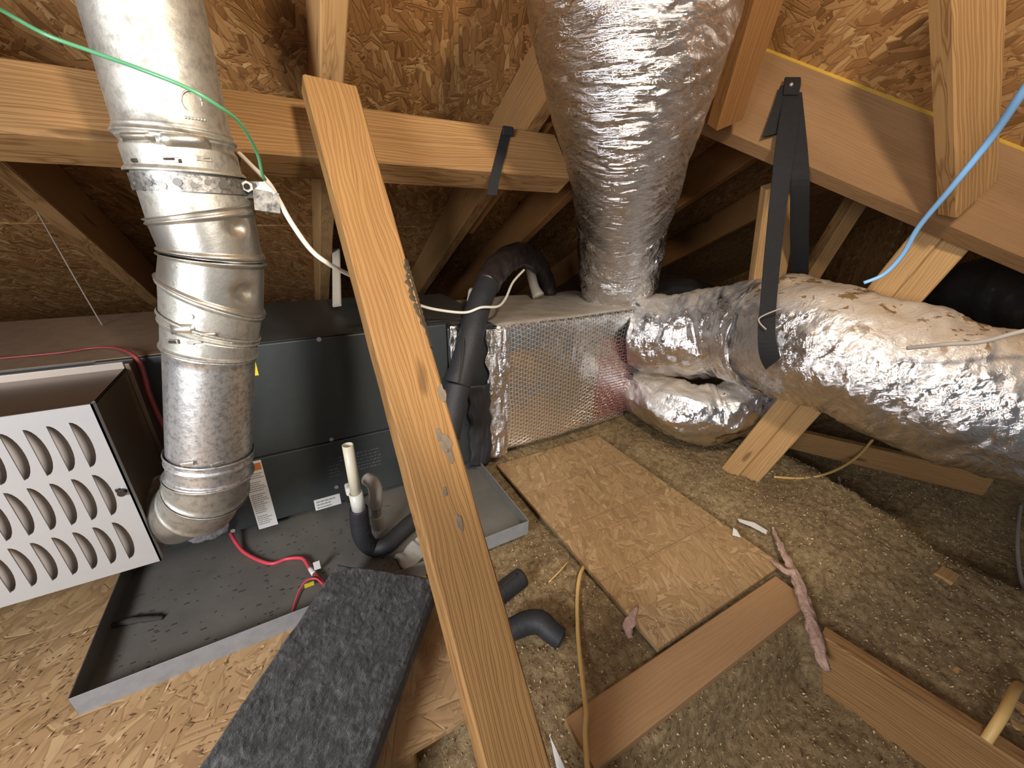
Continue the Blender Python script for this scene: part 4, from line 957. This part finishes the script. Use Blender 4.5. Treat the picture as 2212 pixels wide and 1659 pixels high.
# dusty shavings on the deck
rng = random.Random(9); vs, fs = [], []
for _ in range(1700):
    px, py = rng.uniform(-0.75, 0.0), rng.uniform(0.45, 1.0)
    if px > PX0 - 0.01 and py > PY0 - 0.01: continue
    s = rng.uniform(0.001, 0.0045); a_ = rng.uniform(-0.5, 1.2); d1 = V((math.cos(a_), math.sin(a_), rng.uniform(-0.2, 0.3)))*s*rng.uniform(1, 2.4); d2 = V((-math.sin(a_), math.cos(a_), rng.uniform(-0.4, 0.4)))*s*0.6
    p = V((px, py, 0.002)); k = len(vs); vs += [tuple(p+d1), tuple(p+d2), tuple(p-d1), tuple(p-d2)]; fs.append((k, k+1, k+2, k+3))
me = bpy.data.meshes.new('shavings'); me.from_pydata(vs, [], fs)
def shav_mat():
    m = NB('wood_shavings'); g_ = m.n('NewGeometry').outputs['Random Per Island']
    m.P(Base_Color=m.ramp(g_, [(0, (0.12, 0.06, 0.025)), (0.5, (0.35, 0.21, 0.1)), (1, (0.62, 0.45, 0.25))]), Roughness=0.85); return m.m
tag(put('wood_shavings', me, shav_mat()), 'small wood shavings strewn over the dusty deck at lower left', 'shavings', kind='stuff')

# =================================================================== CABLES
def cable(name, pts, r, mat, lab, cat='cable', parent=None, n=10):
    o = sweep(name, pts, r, mat, parent, 10, n)
    if lab: tag(o, lab, cat)
    return o
cable('green_wire', [at_d(-60, -10, 0.40), at_d(0, 20, 0.42), at_d(100, 75, 0.445), at_d(200, 112, 0.455), at_d(300, 148, 0.46), at_d(400, 188, 0.475), at_d(470, 228, 0.50), at_d(520, 268, 0.54), at_d(555, 330, 0.60), at_d(566, 375, 0.635), at_d(573, 388, 0.65)], 0.0023, GREEN, 'thin green earth wire crossing in front of the flue pipe', 'wire')
cable('white_cable', [at_d(490, 300, 0.74), at_d(503, 317, 0.725), at_d(545, 360, 0.69), at_d(580, 395, 0.675), at_d(602, 432, 0.67), at_d(630, 482, 0.68), at_d(672, 540, 0.70), at_d(712, 571, 0.73), at_d(760, 596, 0.80), at_d(830, 630, 0.95), at_d(905, 659, 1.10), at_d(950, 670, 1.16), at_d(1005, 675, 1.20), at_d(1040, 664, 1.21), at_d(1075, 662, 1.25), at_d(1092, 645, 1.30), at_d(1108, 610, 1.36), at_d(1132, 583, 1.41)], 0.0042, WHITE, 'white cable from behind the flue passing over the black insulated pipe')
cable('blue_cable', [at_d(2290, 90, 0.50), at_d(2212, 195, 0.56), at_d(2140, 300, 0.64), at_d(2060, 400, 0.72), at_d(1985, 490, 0.82), at_d(1950, 550, 0.88), at_d(1910, 592, 0.92), at_d(1866, 611, 0.945)], [0.0062, 0.0060, 0.0055, 0.0052, 0.005, 0.0048, 0.0045, 0.004], BLUE, 'light blue cable hanging from upper right down onto the dusty duct')
cable('tie_string', [at_d(1690, 665, 1.02), at_d(1640, 688, 1.04), at_d(1655, 712, 1.04)], 0.002, GREYC, 'short thin grey string loop around the black strap', 'string')
cable('grey_cable', [at_d(2290, 705, 0.70), at_d(2212, 715, 0.72), at_d(2120, 738, 0.76), at_d(2040, 744, 0.79), at_d(1960, 752, 0.845)], 0.0045, GREYC, 'grey cable lying across the dusty foil duct at right')
rc = empty('red_cable', at_y(600, 1210, 0.98), 'red flat cable with white plug lying in the drain pan', 'cable')
cable('cable_run', [at_y(445, 1100, 1.08), at_y(475, 1118, 1.06), at_z(492, 1140, 0.045), at_z(508, 1170, 0.02), at_z(532, 1196, 0.01), at_z(582, 1217, 0.008), at_z(620, 1207, 0.008), at_z(652, 1206, 0.012), at_z(665, 1222, 0.015), at_z(672, 1235, 0.016)], 0.0046, RED, None, parent=rc)
cable('white_plug', [at_z(670, 1228, 0.017), at_z(678, 1240, 0.017)], 0.0062, PAPER, None, parent=rc, n=3)
box('plug_tab', at_z(685, 1222, 0.03) - V((0.008, 0.002, 0.012)), at_z(685, 1222, 0.03) + V((0.008, 0.002, 0.014)), PAPER, rc, 0.001)
cable('sheath', [at_z(676, 1237, 0.016), at_z(690, 1251, 0.014), at_z(704, 1268, 0.012)], 0.006, DRED, None, parent=rc, n=4)
cable('branch_wire', [at_z(697, 1262, 0.016), at_z(683, 1250, 0.022), at_z(662, 1254, 0.022), at_z(648, 1272, 0.015), at_z(640, 1292, 0.01), at_z(630, 1325, 0.008)], 0.0022, RED, None, parent=rc)
box('yellow_tag', at_z(668, 1263, 0.02) - V((0.011, 0.006, 0.0005)), at_z(668, 1263, 0.02) + V((0.011, 0.006, 0.0005)), YELP, rc, 0)
cable('red_wire', [V((-0.75, 1.25, 0.587)), at_z(100, 765, 0.588), at_z(200, 752, 0.59), at_z(250, 752, 0.592), at_y(285, 765, 1.135), at_y(305, 790, 1.12), at_y(322, 850, 1.10), at_y(345, 905, 1.08), at_y(370, 950, 1.07)], [0.002, 0.002, 0.002, 0.0025, 0.004, 0.005, 0.0055, 0.0055, 0.005], DRED, 'dull red wire draped over the brown furnace top at left', 'wire')
cable('yellow_cable', [at_z(1262, 1222, -0.01), at_z(1252, 1245, 0.0), at_z(1247, 1290, -0.01), at_z(1248, 1360, -0.012), at_z(1254, 1430, -0.008), at_z(1262, 1500, 0.0), at_z(1266, 1540, 0.008), at_z(1264, 1590, 0.004), at_z(1272, 1700, -0.01)], 0.0052, YCAB, 'yellow cable running down the insulation and over the flat joist end')
cable('yellow_cable', [at_z(1672, 1030, 0.02), at_z(1740, 1033, 0.02), at_z(1800, 1018, 0.03), at_z(1850, 988, 0.05), at_z(1885, 950, 0.09)], 0.005, YCAB, 'yellow cable curving under the long foil duct beside the doubled brace')
cable('yellow_cable', [at_z(2130, 1600, 0.0), at_z(2165, 1545, 0.04), at_z(2190, 1495, 0.03), at_z(2200, 1480, -0.03)], 0.0085, YCAB, 'thick yellow cable poking up over the low boards at bottom right')
cable('grey_cable', [at_z(2205, 1090, -0.03), at_z(2198, 1150, -0.04), at_z(2200, 1215, -0.06), at_z(2215, 1290, -0.07)], 0.005, GREYC, 'grey cable half buried in insulation at the right edge')
cable('grey_cable', [at_z(1812, 1030, -0.03), at_z(1815, 1070, -0.05), at_z(1830, 1105, -0.06), at_z(1850, 1115, -0.08)], 0.005, GREYC, 'dim cable on the low insulation right of the doubled brace')
cable('twine', [at_d(8, 345, 0.85), at_d(70, 440, 0.92), at_d(130, 545, 1.0), at_d(190, 650, 1.08), at_d(262, 772, 1.16)], 0.0016, TWINE, 'thin grey twine hanging down at left behind the flue', 'string')
tag(plank('metal_stud', at_d(728, 660, 1.3), at_d(726, 540, 1.45), rt, 0.028, 0.01, PVCG), 'thin white strip standing behind the brace above the furnace', 'strip')

# marks on the brace
fn = (Mb.to_3x3() @ V((0, 0, fz))).normalized(); fp = Mb @ V((0, 0, fz*0.019)); iMb = Mb.inverted()
for px, py, su, sv, sd_ in ((962, 958, 0.015, 0.009, 1), (948, 940, 0.010, 0.004, 2.3), (972, 985, 0.012, 0.004, 7), (992, 1130, 0.013, 0.0045, 3), (955, 850, 0.014, 0.006, 4), (960, 1062, 0.007, 0.003, 5)):
    q = iMb @ at_plane(px, py, fp, fn); smear(q.x + bl/2, q.y/0.0445, su, sv, sd_)
def bark():
    q0, q1 = iMb @ at_plane(872, 560, fp, fn), iMb @ at_plane(932, 750, fp, fn); n = 46; bm = bmesh.new(); rows = []
    for i in range(n + 1):
        t = i/n; x = q0.x + (q1.x - q0.x)*t; w_ = (0.004 + 0.010*math.sin(math.pi*min(1, t*1.15 + 0.05)))*(1 + 0.7*noise.noise(V((t*17, 2, 0)))); sg = 1 if q0.y > 0 else -1
        e = sg*0.0448; z = fz*(0.0195 + 0.002*noise.noise(V((t*31, 7, 0))))
        rows.append([bm.verts.new((x, e - sg*max(0.001, w_), fz*0.0185)), bm.verts.new((x, e - sg*max(0.001, w_)*0.6, z + fz*0.001)), bm.verts.new((x, e + sg*0.0025*(1 + noise.noise(V((t*40, 0, 3)))), z - fz*0.003)), bm.verts.new((x, e + sg*0.001, -fz*0.019*t))])
    for a, b in zip(rows, rows[1:]):
        for j in range(3): bm.faces.new((a[j], a[j+1], b[j+1], b[j]))
    return put('bark_edge', mesh_of(bm), plain('dark_bark', (0.06, 0.042, 0.025), 0.95, 0, 1.0, 120, 0.6), brc, Mb.copy())
bark()
